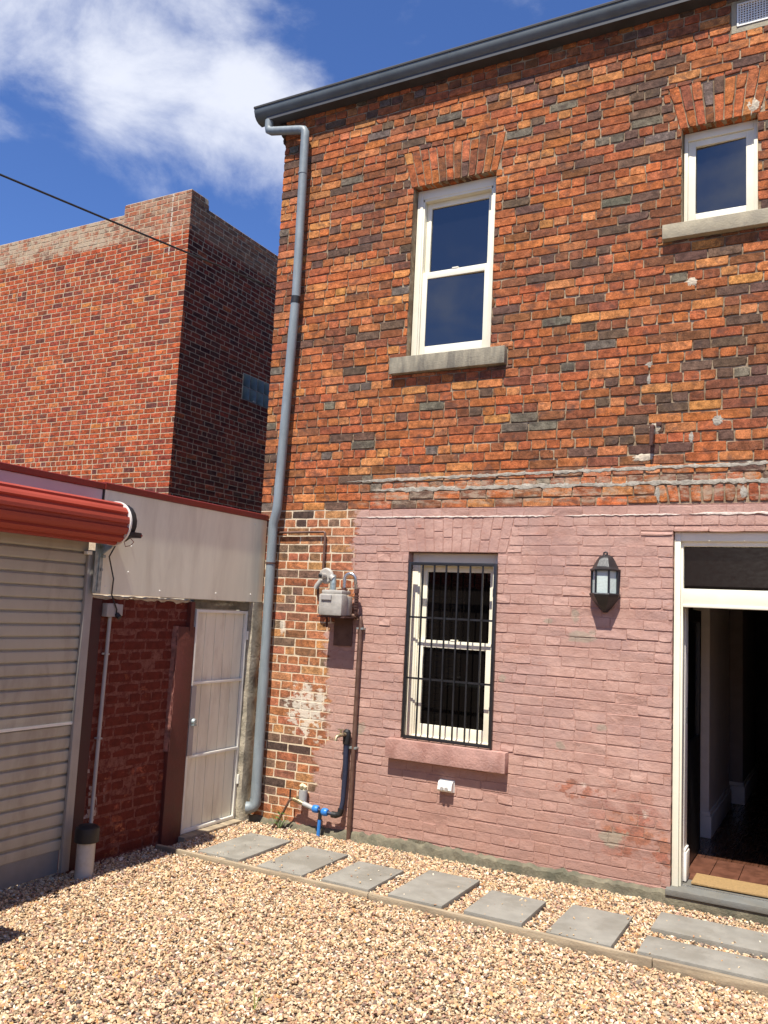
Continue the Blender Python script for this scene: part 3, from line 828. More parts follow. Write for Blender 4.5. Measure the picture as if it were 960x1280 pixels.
def nib(x0, x1, y0, y1, mat_):
    n_ = MB(); n_.box(x0, x1, y0, y1, .096, 2.9); n_.build('hall_nib', mat_, house)
    s_ = MB(); s_.box(x0 - .02, x1 + .022, y0 - .022, y1, .096, .28, b=.006); s_.box(x0 - .012, x1 + .012, y0 - .012, y1, .28, .32, b=.008); s_.build('skirting', M_INTRIM, house, smooth=True)


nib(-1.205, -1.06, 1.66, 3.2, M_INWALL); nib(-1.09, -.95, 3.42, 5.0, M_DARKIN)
dl = MB(); dl.box(-1.098, -1.062, .32, .40, .11, 2.08, b=.003); dl.box(-1.098, -1.062, 1.06, 1.14, .11, 2.08, b=.003); dl.box(-1.097, -1.063, .40, 1.06, .11, 1.05, b=.003); dl.box(-1.097, -1.063, .40, 1.06, 1.98, 2.08, b=.003)
door = dl.build('door', M_BLACKM, house)
WORLD_INV[door.name] = WORLD_INV['brick_house']
MB().box(-1.082, -1.078, .40, 1.06, 1.05, 1.98).build('pane', M_GLASS, house)
dm = MB(); dm.box(-.985, -.40, .135, .40, .097, .112, b=.004); dm = dm.build('doormat', M_MAT, None)
tag(dm, 'tan coir doormat lying inside the open doorway', 'doormat')

# shell, roof, gutter
sh = MB(); sh.box(HX0 + .006, HX0 + .2, .107, 8.5, 0, HTOP); sh.box(HX1 - .2, HX1 - .006, .107, 8.5, 0, HTOP); sh.box(HX0 + .2, HX1 - .2, 8.3, 8.5, 0, HTOP)
sh.build('side_wall', M_SIDE, house)
rf = MB(); rf.prism([(-.12, 6.93), (4.3, 9.4), (8.7, 6.93), (8.7, 6.85), (-.12, 6.85)], 'x', -5.1, 2.35); rf.build('roof', M_ROOF, house)
sf = MB(); sf.box(-5.12, 2.35, -.03, .10, 6.872, 6.90); sf.build('soffit', M_SOFFIT, house)
gp = [(-.015, 6.862), (-.075, 6.866), (-.112, 6.882), (-.138, 6.908), (-.152, 6.938), (-.158, 6.958), (-.158, 6.985), (-.145, 6.985), (-.14, 6.94), (-.125, 6.915), (-.10, 6.893), (-.03, 6.878), (-.03, 6.985), (-.015, 6.985)]
gl_ = MB(); gl_.prism([(-.166, 6.9855), (-.130, 6.9855), (-.130, 7.010), (-.160, 7.010), (-.168, 7.0)], 'x', -5.24, 2.4); gl_.build('gutter_lip', M_SOFFIT, house)
gm = MB(); gm.prism(gp, 'x', -5.235, 2.4); gm.prism([(-.016, 6.863), (-.075, 6.867), (-.111, 6.883), (-.137, 6.909), (-.157, 6.958), (-.157, 6.984), (-.016, 6.984)], 'x', -5.238, -5.232)
gut = gm.build('gutter', M_GUTTER, house, smooth=True)
gk = MB()
for x in (-4.2, -3.3, -2.35, -1.45, -.6): gk.lathe([(.004, -.115), (.009, -.112), (.009, -.085)], 'y', (x, 0, 6.872), 8)
gk.build('gutter_bolt', M_GALV, house)
# footing
ft = MB(); r2 = random.Random(5); N = 110; vs = []
for i in range(N + 1):
    x = -4.86 + (3.725) * i / N; tall = .022 + max(0, min(1, (x + 4.2) / .9)) * .036
    zt = tall + r2.gauss(0, .007); yo = -.020 - .024 * max(0, min(1, (x + 4.2) / 2)) + r2.gauss(0, .004)
    vs += [(x, .003, zt + .006), (x, yo * .5, zt + .002), (x, yo, zt - .014), (x, yo - .014, -.05)]
ft.add(vs, [(i * 4 + j, i * 4 + j + 1, (i + 1) * 4 + j + 1, (i + 1) * 4 + j) for i in range(N) for j in range(3)])
ft.build('footing', M_FOOT, house, smooth=True)
# under-floor brick vent
uv = MB(); uv.box(-3.205, -3.02, -.004, .02, .022, .077)
for i in range(9): uv.box(-3.198 + i * .0195, -3.188 + i * .0195, -.010, 0, .026, .073)
uv.build('air_brick', M_FOOT, house)

# ------------------------------------------------------------------ things fixed to the house
# security grille
g = thing('security_grille', 'black steel bar grille over the lower sash window', 'window grille', (-2.9, -.02, .89))
fr = MB(); gx0, gx1, gz0, gz1 = -3.298, -2.488, .892, 2.380
fr.box(gx0, gx0 + .026, -.035, -.009, gz0, gz1, b=.002); fr.box(gx1 - .026, gx1, -.035, -.009, gz0, gz1, b=.002)
fr.box(gx0 + .026, gx1 - .026, -.034, -.010, gz1 - .026, gz1, b=.002); fr.box(gx0 + .026, gx1 - .026, -.034, -.010, gz0, gz0 + .026, b=.002)
fr.build('frame', M_BLACKM, g, smooth=True)
for x in (-3.163, -3.054, -2.943, -2.835, -2.724, -2.613):
    MB().box(x - .0062, x + .0062, -.029, -.0165, gz0 + .026, gz1 - .026).build('bar', M_BLACKM, g)
for z in (1.909, 1.394): MB().box(gx0 + .026, gx1 - .026, -.0162, -.009, z - .008, z + .008).build('cross_bar', M_BLACKM, g)

# downpipe
d = thing('downpipe', 'tall grey painted downpipe from the gutter beside the house corner', 'drainpipe', (-4.72, -.07, .15))
px1 = [(-5.09, -.085, 6.86), (-5.09, -.085, 6.79), (-5.085, -.085, 6.757), (-5.05, -.085, 6.738), (-4.70, -.085, 6.668), (-4.655, -.085, 6.655), (-4.637, -.085, 6.625), (-4.634, -.085, 6.56), (-4.622, -.085, 4.9)]
MB().tube(px1, .043, 16).build('pipe', M_PIPE, d, smooth=True)
MB().tube([(-4.622, -.085, 4.93), (-4.627, -.085, 4.86)], .0465, 16).build('joint_collar', M_BLACKP, d, smooth=True)
MB().tube([(-4.625, -.085, 4.9), (-4.685, -.085, 2.88), (-4.690, -.085, 2.83), (-4.725, -.078, 2.72), (-4.728, -.076, 2.66), (-4.728, -.072, 1.35)], .0445, 16).build('pipe', M_PIPE, d, smooth=True)
MB().tube([(-4.728, -.072, 1.37), (-4.731, -.072, .17)], .049, 16).build('pipe', M_PIPE, d, smooth=True)
MB().tube([(-4.731, -.072, .20), (-4.732, -.073, .155), (-4.745, -.082, .125), (-4.775, -.10, .11), (-4.80, -.112, .108)], [.053, .054, .054, .054, .055], 16, cap=False).build('shoe', M_PIPE, d, smooth=True)
MB().tube([(-4.728, -.076, 2.35), (-4.728, -.076, 2.335)], .050, 16).build('bracket', M_RUST, d, smooth=True)
MB().tube([(-4.634, -.085, 6.2), (-4.634, -.085, 6.185)], .0475, 16).build('bracket', M_PIPE, d, smooth=True)

# lantern
l = thing('wall_lantern', 'black half hexagonal coach lantern with frosted panes beside the door', 'wall light', (-1.605, 0, 2.03))
LX = -1.603


def hexring(w, dpt): return [(LX - w, .0), (LX - w, -dpt * .42), (LX - w * .50, -dpt), (LX + w * .50, -dpt), (LX + w, -dpt * .42), (LX + w, .0)]


def loft(rings):
    m_ = MB(); vs = []; n = len(rings[0][1])
    for (z, rr) in rings: vs += [(p[0], p[1], z) for p in rr]
    fs = [tuple(range(n))[::-1], tuple(range((len(rings) - 1) * n, len(rings) * n))]
    for i in range(len(rings) - 1):
        for j in range(n): fs.append((i * n + j, i * n + (j + 1) % n, (i + 1) * n + (j + 1) % n, (i + 1) * n + j))
    return m_.add(vs, fs)


cap = loft([(2.335, hexring(.110, .132)), (2.346, hexring(.112, .134)), (2.356, hexring(.096, .115)), (2.372, hexring(.090, .105)), (2.420, hexring(.066, .078)), (2.445, hexring(.050, .060)), (2.462, hexring(.026, .036))])
cap.tube([(LX, -.03, 2.456), (LX - .013, -.03, 2.464), (LX - .013, -.03, 2.476), (LX, -.03, 2.482), (LX + .013, -.03, 2.476), (LX + .013, -.03, 2.464), (LX, -.03, 2.456)], .007, 8)
cap.build('lamp_cap', M_BLACKM, l, smooth=True)
base = loft([(2.018, hexring(.016, .030)), (2.035, hexring(.030, .055)), (2.070, hexring(.060, .085)), (2.110, hexring(.088, .108)), (2.135, hexring(.106, .128)), (2.155, hexring(.114, .136)), (2.164, hexring(.110, .132))])
base.build('lamp_base', M_BLACKM, l, smooth=False)
MB().box(LX - .106, LX + .106, -.012, 0, 2.164, 2.335).build('back_plate', M_BLACKM, l)
hr = hexring(.098, .117)
ps = MB()
for i in range(1, 5): ps.tube([(hr[i][0], hr[i][1], 2.160), (hr[i][0], hr[i][1], 2.338)], .0085, 6)
ps.tube([(hr[0][0], -.008, 2.16), (hr[0][0], -.008, 2.338)], .008, 6); ps.tube([(hr[5][0], -.008, 2.16), (hr[5][0], -.008, 2.338)], .008, 6)
ps.build('glazing_bars', M_BLACKM, l)
for i in range(5):
    a, b2 = hr[i], hr[i + 1]; k = .95
    m_ = MB(); m_.prism([(LX + (a[0] - LX) * k, a[1] * k), (LX + (b2[0] - LX) * k, b2[1] * k), (LX + (b2[0] - LX) * k * .96, b2[1] * k * .96), (LX + (a[0] - LX) * k * .96, a[1] * k * .96)], 'z', 2.165, 2.334)
    m_.build('pane', M_LAMPG, l)

# gas meter with regulator and pipework
gmt = thing('gas_meter', 'grey gas meter with dial regulator on its wall bracket', 'gas meter', (-3.95, -.12, 1.62))
bd = loft([]) if False else MB()
bd.box(-4.065, -3.825, -.245, -.135, 1.885, 2.075, b=.02); bd.box(-4.06, -3.83, -.135, -.045, 1.89, 2.06, b=.014)
bd.box(-4.05, -3.84, -.225, -.065, 2.075, 2.11, b=.012)
bd.build('meter_case', M_METER, gmt, smooth=True)
MB().box(-4.035, -3.93, -.258, -.246, 2.02, 2.065, b=.004).build('index_plate', M_GPLAST, gmt)
MB().box(-4.08, -3.80, -.23, .0, 1.868, 1.882, b=.002).build('shelf_bracket', M_RUST, gmt)
MB().box(-4.03, -3.84, -.015, .004, 1.62, 1.865, b=.002).build('back_board', M_COPPER, gmt)
rgm = MB(); rgm.lathe([(.015, -.02), (.06, -.018), (.072, -.005), (.072, .01), (.062, .02), (.03, .034), (.018, .05)], 'y', (-4.07, -.13, 2.235), 18)
rgm.tube([(-4.07, -.16, 2.235), (-4.075, -.215, 2.232)], .026, 12); rgm.tube([(-4.02, -.13, 2.23), (-3.99, -.13, 2.21)], .03, 10)
rgm.tube([(-4.11, -.14, 2.20), (-4.15, -.145, 2.15), (-4.165, -.145, 2.12)], .022, 10)
rgm.build('regulator', M_METER, gmt, smooth=True)
MB().lathe([(.012, 0), (.017, .003), (.017, .012)], 'y', (-4.076, -.23, 2.232), 12).build('regulator_cap', M_BLACKP, gmt)
MB().tube([(-4.0, -.12, 2.245), (-3.995, -.125, 2.18), (-3.995, -.13, 2.10)], [.026, .028, .03], 12).build('union', M_GALV, gmt, smooth=True)
MB().tube([(-4.15, -.13, 2.14), (-4.152, -.12, 2.05), (-4.145, -.11, 2.015), (-4.11, -.10, 2.0)], .011, 8).build('vent_tube', M_RUST, gmt, smooth=True)
uu = [(-3.865, -.15, 2.10), (-3.865, -.15, 2.19)] + [(-3.815 - .05 * math.cos(a), -.15 + .02 * (a / math.pi), 2.21 + .05 * math.sin(a)) for a in [math.pi * i / 8 for i in range(9)]] + [(-3.765, -.12, 2.17), (-3.765, -.10, 2.12)]
MB().tube(uu, .015, 12).build('flexible_tube', M_STEEL, gmt, smooth=True)
MB().tube([(-3.865, -.15, 2.105), (-3.865, -.15, 2.135)], .024, 8).build('nut', M_RUST, gmt); MB().tube([(-3.765, -.10, 2.09), (-3.765, -.10, 2.13)], .022, 8).build('nut', M_RUST, gmt)
ot = MB(); ot.tube([(-3.765, -.10, 2.10), (-3.765, -.09, 1.92), (-3.768, -.08, 1.90)], [.016, .017, .018], 10)
for i in range(6): ot.tube([(-3.765, -.095, 1.95 + i * .022), (-3.765, -.095, 1.962 + i * .022)], .021, 10)
ot.build('coil_tube', M_RUST, gmt, smooth=True)
MB().tube([(-4.722, -.03, 2.634), (-4.185, -.03, 2.642), (-4.174, -.03, 2.635), (-4.170, -.03, 2.62), (-4.168, -.035, 2.30)], .0115, 10).build('supply_pipe', M_COPPER, gmt, smooth=True)
MB().tube([(-4.06, -.10, 1.87), (-4.06, -.09, 1.78)], .01, 8).build('stub_pipe', M_RUST, gmt)
MB().tube([(-3.86, -.035, 1.893), (-3.775, -.035, 1.888), (-3.752, -.035, 1.878), (-3.744, -.035, 1.85), (-3.757, -.035, -.02)], .019, 12).build('outlet_pipe', M_COPPER, gmt, smooth=True)
MB().box(-3.79, -3.722, -.050, .0, .745, .762, b=.002).build('pipe_clip', M_GALV, gmt); MB().box(-3.778, -3.71, -.050, .0, 1.775, 1.792, b=.002).build('pipe_clip', M_GALV, gmt)

# water tap and riser
tp = thing('garden_tap', 'tap on navy lagged riser with blue pipe joints near the ground', 'tap', (-3.82, -.05, .1))
MB().tube([(-3.822, -.045, .84), (-3.818, -.042, .55), (-3.822, -.05, .30), (-3.833, -.06, .22)], [.026, .024, .021, .019], 12).build('hose', M_HOSE, tp, smooth=True)
MB().tube([(-3.822, -.045, .78), (-3.822, -.04, .88), (-3.822, -.03, .90)], [.031, .036, .022], 12).build('tap_lagging', M_BLACKP, tp, smooth=True)
tb = MB(); tb.tube([(-3.82, -.06, .865), (-3.845, -.13, .86), (-3.855, -.16, .848), (-3.86, -.168, .815)], [.017, .016, .014, .015], 10); tb.tube([(-3.84, -.11, .87), (-3.842, -.112, .905)], .010, 8); tb.box(-3.875, -3.81, -.118, -.106, .903, .912, b=.003)
tb.build('tap_body', M_BRASS, tp, smooth=True)
MB().tube([(-3.83, -.06, .235), (-3.838, -.066, .19), (-3.87, -.075, .178), (-3.91, -.08, .180)], .027, 12).build('elbow', M_BLACKP, tp, smooth=True)
MB().tube([(-3.89, -.08, .180), (-4.10, -.092, .205)], .0155, 10).build('pipe', M_HOSE, tp, smooth=True)
for cx in (-3.975, -4.07):
    MB().lathe([(.024, -.03), (.032, -.022), (.034, 0), (.032, .022), (.024, .03)], 'x', (cx, -.088, .19 + (-3.975 - cx) * .13), 14).build('coupling', M_BLUE, tp, smooth=True)
MB().tube([(-4.022, -.088, .195), (-4.024, -.088, .12)], .017, 10).build('tee', M_BLACKP, tp, smooth=True)
MB().tube([(-4.024, -.088, .13), (-4.030, -.089, -.02)], .0165, 10).build('blue_stub', M_BLUE, tp, smooth=True)
MB().tube([(-4.10, -.09, .205), (-4.20, -.09, .228)], .021, 10).build('reducer', M_GREYP, tp, smooth=True)

sv = thing('stop_valve', 'brass stop valve with lever beside foam filled grey pipe stub', 'water valve', (-4.3, -.09, .2))
vb = MB(); vb.tube([(-4.20, -.09, .228), (-4.26, -.09, .245), (-4.31, -.095, .255)], [.017, .02, .016], 10); vb.tube([(-4.26, -.09, .24), (-4.26, -.10, .285)], .012, 8); vb.build('valve_body', M_BRASS, sv, smooth=True)
MB().box(-4.345, -4.332, -.105, -.095, .25, .335, b=.002).build('lever', M_BLACKP, sv)
MB().tube([(-4.31, -.095, .255), (-4.345, -.10, .235), (-4.40, -.10, .13), (-4.46, -.105, .03), (-4.50, -.11, -.02)], .011, 10).build('branch_pipe', M_COPPER, sv, smooth=True)
MB().tube([(-4.235, -.055, .215), (-4.232, -.052, .335)], .040, 14).build('pipe_stub', M_GREYP, sv, smooth=True)
fo = MB(); r2 = random.Random(3)
for i in range(9): fo.lathe([(.004, -.02), (.018, -.008), (.02, .006), (.006, .02)], 'z', (-4.232 + r2.uniform(-.025, .025), -.052 + r2.uniform(-.02, .02), .345 + r2.uniform(-.01, .03)), 8)
fo.build('foam', M_FOAM, sv, smooth=True)

# power socket
sk = thing('power_socket', 'small white weatherproof double socket below the window sill', 'power socket', (-2.87, 0, .5))
pk = MB(); pk.prism([(.0, .508), (-.045, .508), (-.062, .525), (-.055, .565), (-.038, .592), (.0, .592)], 'x', -2.930, -2.806); pk.build('housing', M_WPLAST, sk)
for x in (-2.90, -2.862):
    MB().lathe([(.014, -.072), (.0145, -.058), (.0145, -.04)], 'y', (x + .012, 0, .535), 12).build('socket_cover', M_GPLAST, sk, smooth=True)
MB().box(-2.934, -2.802, -.008, .002, .502, .598, b=.002).build('back_plate', M_WPLAST, sk)

hk = thing('iron_hook', 'rusty bent iron stay stuck in the brickwork above the door', 'iron hook', (-1.26, 0, 3.4))
MB().tube([(-1.258, .03, 3.455), (-1.258, -.045, 3.452), (-1.262, -.055, 3.44), (-1.266, -.058, 3.30)], [.014, .015, .018, .014], 8).build('rod', M_RUST, hk, smooth=True)
MB().box(-1.24, -1.20, -.012, .01, 3.46, 3.49, b=.003).build('stub', M_RUST, hk)

# ------------------------------------------------------------------ left side: boundary wall, gate, sheet screen, roller shutter
bw = thing('boundary_wall', 'low maroon painted brick wall between the shutter and the gate', 'wall', (-4.9, -1.5, 0))
core = MB(); core.box(-5.10, -4.905, -2.06, -.94, -.05, 1.945); core.build('wall_core', M_MMORTAR, bw)
rg3 = random.Random(5); exm = []
vcount = {}
mv = []
for i in range(10):
    vs, fs = quad_brick([(-.115, -.0345), (.115, -.0345), (.115, .0345), (-.115, .0345)], .06, .004, .003, random.Random(i + 90))
    m_ = MB(); m_.add(vs, fs); mv.append(m_.mesh_safe('brick', M_MB_O, False, False, fix=False))
for (ya, yb, za, zb, k) in course_rows(-2.05, -.945, 0.0, 1.945, .0815, .230, .112, .011, rg3, []):
    o = link('brick', rg3.choice(mv), bw); L, H = yb - ya, zb - za
    M = Matrix.Translation((-4.9035 + rg3.uniform(-.002, .0022), (ya + yb) / 2, (za + zb) / 2)) @ Matrix.Rotation(R(90), 4, 'Z') @ Matrix.Diagonal((L / .23, 1, H / .069, 1))
    o.matrix_basis = M; o.matrix_parent_inverse = WORLD_INV['boundary_wall']; o.color = (*pick([((.30, .09, .05), 3), ((.42, .16, .08), 1), ((.24, .07, .05), 2)], rg3), 1)
cp = MB(); r2 = random.Random(8); vs = []; N = 30
for i in range(N + 1):
    y = -2.06 + 1.11 * i / N; zt = 1.962 + r2.gauss(0, .003); zl = 1.935 + r2.gauss(0, .006)
    vs += [(-5.1, y, zt), (-4.905, y, zt), (-4.893, y, zt - .008), (-4.897, y, zl)]
cp.add(vs, [(i * 4 + j, i * 4 + j + 1, (i + 1) * 4 + j + 1, (i + 1) * 4 + j) for i in range(N) for j in range(3)]); cp.build('mortar_cap', M_PATCH, bw, smooth=True)
MB().box(-4.93, -4.888, -2.058, -1.955, 0, 1.93, b=.003).build('dark_strip', simple('dark maroon strip', (0.05, 0.014, 0.012), .7), bw)  # narrow darker strip along the shutter end of the wall

gpier = thing('gate_pier', 'short maroon painted post in front of the white gate', 'post', (-4.85, -1.07, 0))
MB().box(-4.93, -4.868, -1.131, -.905, -.05, 1.735, b=.008).build('post', M_MAROON, gpier, smooth=True)
r2 = random.Random(12); ej = MB(); vs = []; N = 40
for i in range(N + 1):
    z = .72 + i / N * 1.02; wd = .012 + r2.uniform(0, .014)
    vs += [(-4.905, -1.150 + r2.gauss(0, .003), z), (-4.882 + r2.gauss(0, .004), -1.142 + r2.gauss(0, .003), z), (-4.866, -1.140 + wd, z), (-4.875, -1.11, z)]
ej.add(vs, [(i * 4 + j, i * 4 + j + 1, (i + 1) * 4 + j + 1, (i + 1) * 4 + j) for i in range(N) for j in range(3)])
ej.build('mortar_edge', simple('pinkish mortar edge', (.24, .10, .075), .9, var=.5, nscale=20, bump=.8), gpier, smooth=True)
MB().box(-4.96, -4.862, -.985, -.935, 1.70, 1.945, b=.003).build('upper_stub', M_MAROON, gpier)

gt = thing('side_gate', 'cream boarded steel gate with white tube frame beside the downpipe', 'gate', (-4.9, -.5, .02))
gy0, gy1 = -.885, -.165
gf = MB()
gf.box(-4.915, -4.885, gy0, gy0 + .025, .012, 1.885, b=.003); gf.box(-4.915, -4.885, gy1 - .025, gy1, .012, 1.885, b=.003)
gf.box(-4.914, -4.886, gy0 + .025, gy1 - .025, 1.858, 1.884, b=.003); gf.box(-4.914, -4.886, gy0 + .025, gy1 - .025, .012, .040, b=.003)
gf.build('frame', M_GATEF, gt, smooth=True)
for z in (1.256, .638): MB().box(-4.912, -4.884, gy0 + .026, gy1 - .026, z - .013, z + .013, b=.004).build('rail', M_GATEF, gt, smooth=True)
nb_ = 5; bwid = (gy1 - gy0 - .052) / nb_
for i in range(nb_):
    y = gy0 + .026 + i * bwid
    m_ = MB(); m_.prism([(-4.925, y), (-4.913, y + .004), (-4.912, y + .012), (-4.912, y + bwid - .012), (-4.913, y + bwid - .004), (-4.925, y + bwid)], 'z', .04, 1.858); m_.build('board', M_GATE, gt)
MB().box(-4.884, -4.876, gy0 - .002, gy0 + .060, .65, 1.235, b=.002).build('latch_plate', M_GPLAST, gt)
lk = MB(); lk.lathe([(.02, 0), (.028, .004), (.028, .018), (.018, .03)], 'x', (-4.876, gy0 + .040, .935), 12); lk.box(-4.876, -4.845, gy0 + .02, gy0 + .06, .90, .915, b=.003); lk.build('lock', M_GALV, gt, smooth=True)
for z in (1.62, .32): MB().tube([(-4.88, gy1 + .004, z), (-4.88, gy1 + .004, z + .08)], .011, 8).build('hinge', M_GATEF, gt)

ln = tag(MB().box(-4.99, -4.885, -.93, -.115, 1.893, 1.966, b=.006).build('gate_lintel', M_FOOT, None, smooth=True), 'grey weathered beam across the top of the gate opening', 'beam')
# rough concrete post
cpn = MB(); r2 = random.Random(31); vs = []; N = 26
prof = [(-5.03, -.150), (-4.96, -.156), (-4.865, -.155), (-4.845, -.142), (-4.838, -.08), (-4.838, -.006), (-5.03, -.006)]
for i in range(N + 1):
    z = -.05 + i / N * 2.018; sp_k = .010 if z < .15 else .004
    vs += [(p[0] + r2.gauss(0, sp_k) * .6 + (.02 if z < .08 and p[0] > -4.9 else 0), p[1] + (r2.gauss(0, sp_k) if p[1] < -.02 else 0), z) for p in prof]
n = len(prof)
cpn.add(vs, [(i * n + j, i * n + (j + 1) % n, (i + 1) * n + (j + 1) % n, (i + 1) * n + j) for i in range(N) for j in range(n)] + [tuple(range(N * n, N * n + n))])
tag(cpn.build('concrete_post', M_CONC, None, smooth=True), 'rough concrete gate post wedged against the house corner', 'post')
th = MB().box(-4.93, -4.80, -.93, -.16, -.05, .008, b=.006).build('gate_threshold', M_TIMBER, None)
tag(th, 'weathered timber threshold under the cream gate', 'threshold')

sc = thing('sheet_screen', 'flat cream sheet screen with red capping above the gate', 'screen', (-4.86, -1.0, 1.97))
MB().box(-4.90, -4.846, -2.058, -.012, 1.972, 2.752, b=.003).build('sheet', M_SHEET, sc)
MB().box(-4.90, -4.856, -5.2, -2.075, 2.46, 2.748, b=.003).build('sheet', M_SHEET2, sc)['label'] = 'pinkish end sheet behind the red roller drum'
MB().prism([(-4.905, 2.753), (-4.838, 2.753), (-4.834, 2.757), (-4.834, 2.800), (-4.842, 2.806), (-4.905, 2.806)], 'y', -2.066, -.008).build('capping', M_RED, sc)
MB().prism([(-4.905, 2.750), (-4.845, 2.750), (-4.842, 2.754), (-4.842, 2.793), (-4.848, 2.798), (-4.905, 2.798)], 'y', -5.2, -2.068).build('capping', M_RED, sc)
MB().box(-4.896, -4.848, -2.074, -2.06, 2.40, 2.75).build('joint_strip', M_BLACKP, sc)
for (y, z) in ((-1.98, 2.03), (-1.4, 2.02), (-1.75, 2.35), (-1.76, 2.15), (-.7, 2.03), (-.2, 2.04), (-.2, 2.7)):
    MB().lathe([(.007, 0), (.008, .002), (.004, .005)], 'x', (-4.846, y, z), 8).build('screw', M_WPLAST, sc)

rs = thing('roller_shutter', 'beige slatted roller shutter door under a red ribbed drum', 'roller door', (-4.9, -3.4, 0))
DX, DZ, DR = -4.690, 2.488, .158
Y0, Y1 = -4.75, -2.085
nr = 12; prof = []
for i in range(nr):
    a = 2 * math.pi * i / nr; da = 2 * math.pi / nr
    for (fa, rr) in ((.0, DR), (.28, DR + .001), (.56, DR), (.66, DR - .020), (.90, DR - .020)):
        th_ = a + da * fa; prof.append((DX + rr * math.cos(th_), DZ + rr * math.sin(th_)))
dmb = MB(); dmb.prism(prof, 'y', Y0, Y1 - .01); dmb.build('drum', M_DRUM, rs, smooth=False)
rim = MB(); n = 36; vs = []
for (rr, y) in ((DR - .02, Y1 + .004), (DR + .007, Y1 + .004), (DR + .007, Y1 - .012), (DR - .02, Y1 - .012)):
    vs += [(DX + rr * math.cos(2 * math.pi * j / n), y, DZ + rr * math.sin(2 * math.pi * j / n)) for j in range(n)]
rim.add(vs, [(i * n + j, i * n + (j + 1) % n, ((i + 1) % 4) * n + (j + 1) % n, ((i + 1) % 4) * n + j) for i in range(4) for j in range(n)])
rim.build('drum_rim', M_WPLAST, rs, smooth=True)
MB().lathe([(.02, Y1 + .03), (DR - .022, Y1 + .002), (DR - .022, Y1 - .008)], 'y', (DX, 0, DZ), 28).build('drum_end', M_BLACKP, rs, smooth=True)
mo = MB(); mo.lathe([(.135, 0), (.145, .02), (.143, .085), (.12, .11)], 'y', (DX - .015, Y1 + .004, DZ + .012), 18); mo.box(DX - .03, DX + .142, Y1 + .01, Y1 + .135, DZ - .095, DZ - .055, b=.008)
mo.build('motor', M_BLACKP, rs, smooth=True)
lead = MB(); lead.tube([(DX + .07, Y1 + .09, DZ - .095), (DX + .09, Y1 + .11, DZ - .125), (DX + .05, Y1 + .12, DZ - .15), (DX + .02, Y1 + .10, DZ - .16), (DX + .03, Y1 + .06, DZ - .10)], .003, 6); lead.box(DX + .135, DX + .145, Y1 + .125, Y1 + .137, DZ - .082, DZ - .07)
lead.build('red_lead', M_RED, rs)
# slats
sx = -4.915; sp_h = .0885; z = 2.36; i = 0
sm = MB(); sm.prism([(sx - .014, 0), (sx - .005, .002), (sx + .007, .008), (sx + .011, .016), (sx + .012, .045), (sx + .011, .072), (sx + .008, .078), (sx - .007, .0815), (sx - .008, .0884), (sx - .014, .0884)], 'y', Y0, -2.118)
sme = sm.mesh_safe('slat', M_SLAT, False, False)
while z > .21:
    z -= sp_h
    o = link('slat', sme, rs); o.location = (0, 0, z); o.matrix_parent_inverse = WORLD_INV['roller_shutter']
    if i == 14: pass
    i += 1
zlow = z
MB().box(sx - .02, sx + .012, Y0, -2.12, .185, max(.19, zlow - .002), b=.003).build('toe_rail', M_SLAT, rs)
MB().box(sx - .012, sx + .008, Y0, -2.14, .0, .184, b=.003).build('toe_plate', M_SLATP, rs)
MB().box(sx + .0105, sx + .024, Y0, -2.105, 1.028, 1.048, b=.003).build('lock_bar', M_GATEF, rs)
gd = MB(); gd.box(-4.93, -4.878, -2.116, -2.062, .0, 2.29, b=.003); gd.box(-4.902, -4.876, -2.135, -2.112, .0, 2.285, b=.002)
gd.build('guide_channel', M_GUIDE, rs, smooth=True)
MB().box(-4.9, -4.86, -2.165, -2.118, 2.255, 2.28, b=.003).build('curtain_stop', M_GATEF, rs)
ga = MB(); ga.prism([(-4.878, 1.975), (-4.842, 1.975), (-4.842, 2.25), (-4.70, 2.335), (-4.70, 2.40), (-4.878, 2.40)], 'y', -2.062, -2.050); ga.box(-4.846, -4.839, -2.106, -2.03, 1.974, 2.345); ga.tube([(-4.84, -2.04, 2.15), (-4.83, -2.04, 2.15)], .012, 6); ga.box(-4.84, -4.832, -2.07, -2.058, 1.99, 2.33); ga.tube([(-4.84, -2.045, 2.25), (-4.81, -2.045, 2.25)], .014, 6)
ga.build('drum_bracket', M_GALV, rs)
MB().tube([(DX - .01, Y1 + .07, DZ - .09), (-4.80, Y1 + .075, 2.25), (-4.82, -1.93, 2.09), (-4.835, -1.92, 1.97), (-4.83, -1.86, 1.86), (-4.85, -1.845, 1.80)], .0055, 8).build('power_lead', M_BLACKP, rs, smooth=True)

cn = thing('conduit', 'grey conduit with junction box running down the maroon wall', 'conduit', (-4.87, -1.86, .1))
cv_ = [(-4.870, -1.885, 1.83), (-4.872, -1.900, .03)]
MB().tube(cv_, .0145, 12).build('pipe', M_GPLAST, cn, smooth=True)
jb = MB(); jb.box(-4.897, -4.842, -1.945, -1.835, 1.805, 1.905, b=.006); jb.box(-4.897, -4.852, -1.832, -1.775, 1.812, 1.900, b=.005); jb.build('junction_box', M_GPLAST, cn, smooth=True)
MB().tube([(-4.845, -1.845, 1.825), (-4.815, -1.84, 1.80)], .02, 10).build('plug', M_BLACKP, cn, smooth=True)
for z in (1.52, .90): MB().box(-4.90, -4.853, -1.908, -1.872, z, z + .013, b=.003).build('saddle', M_GPLAST, cn)

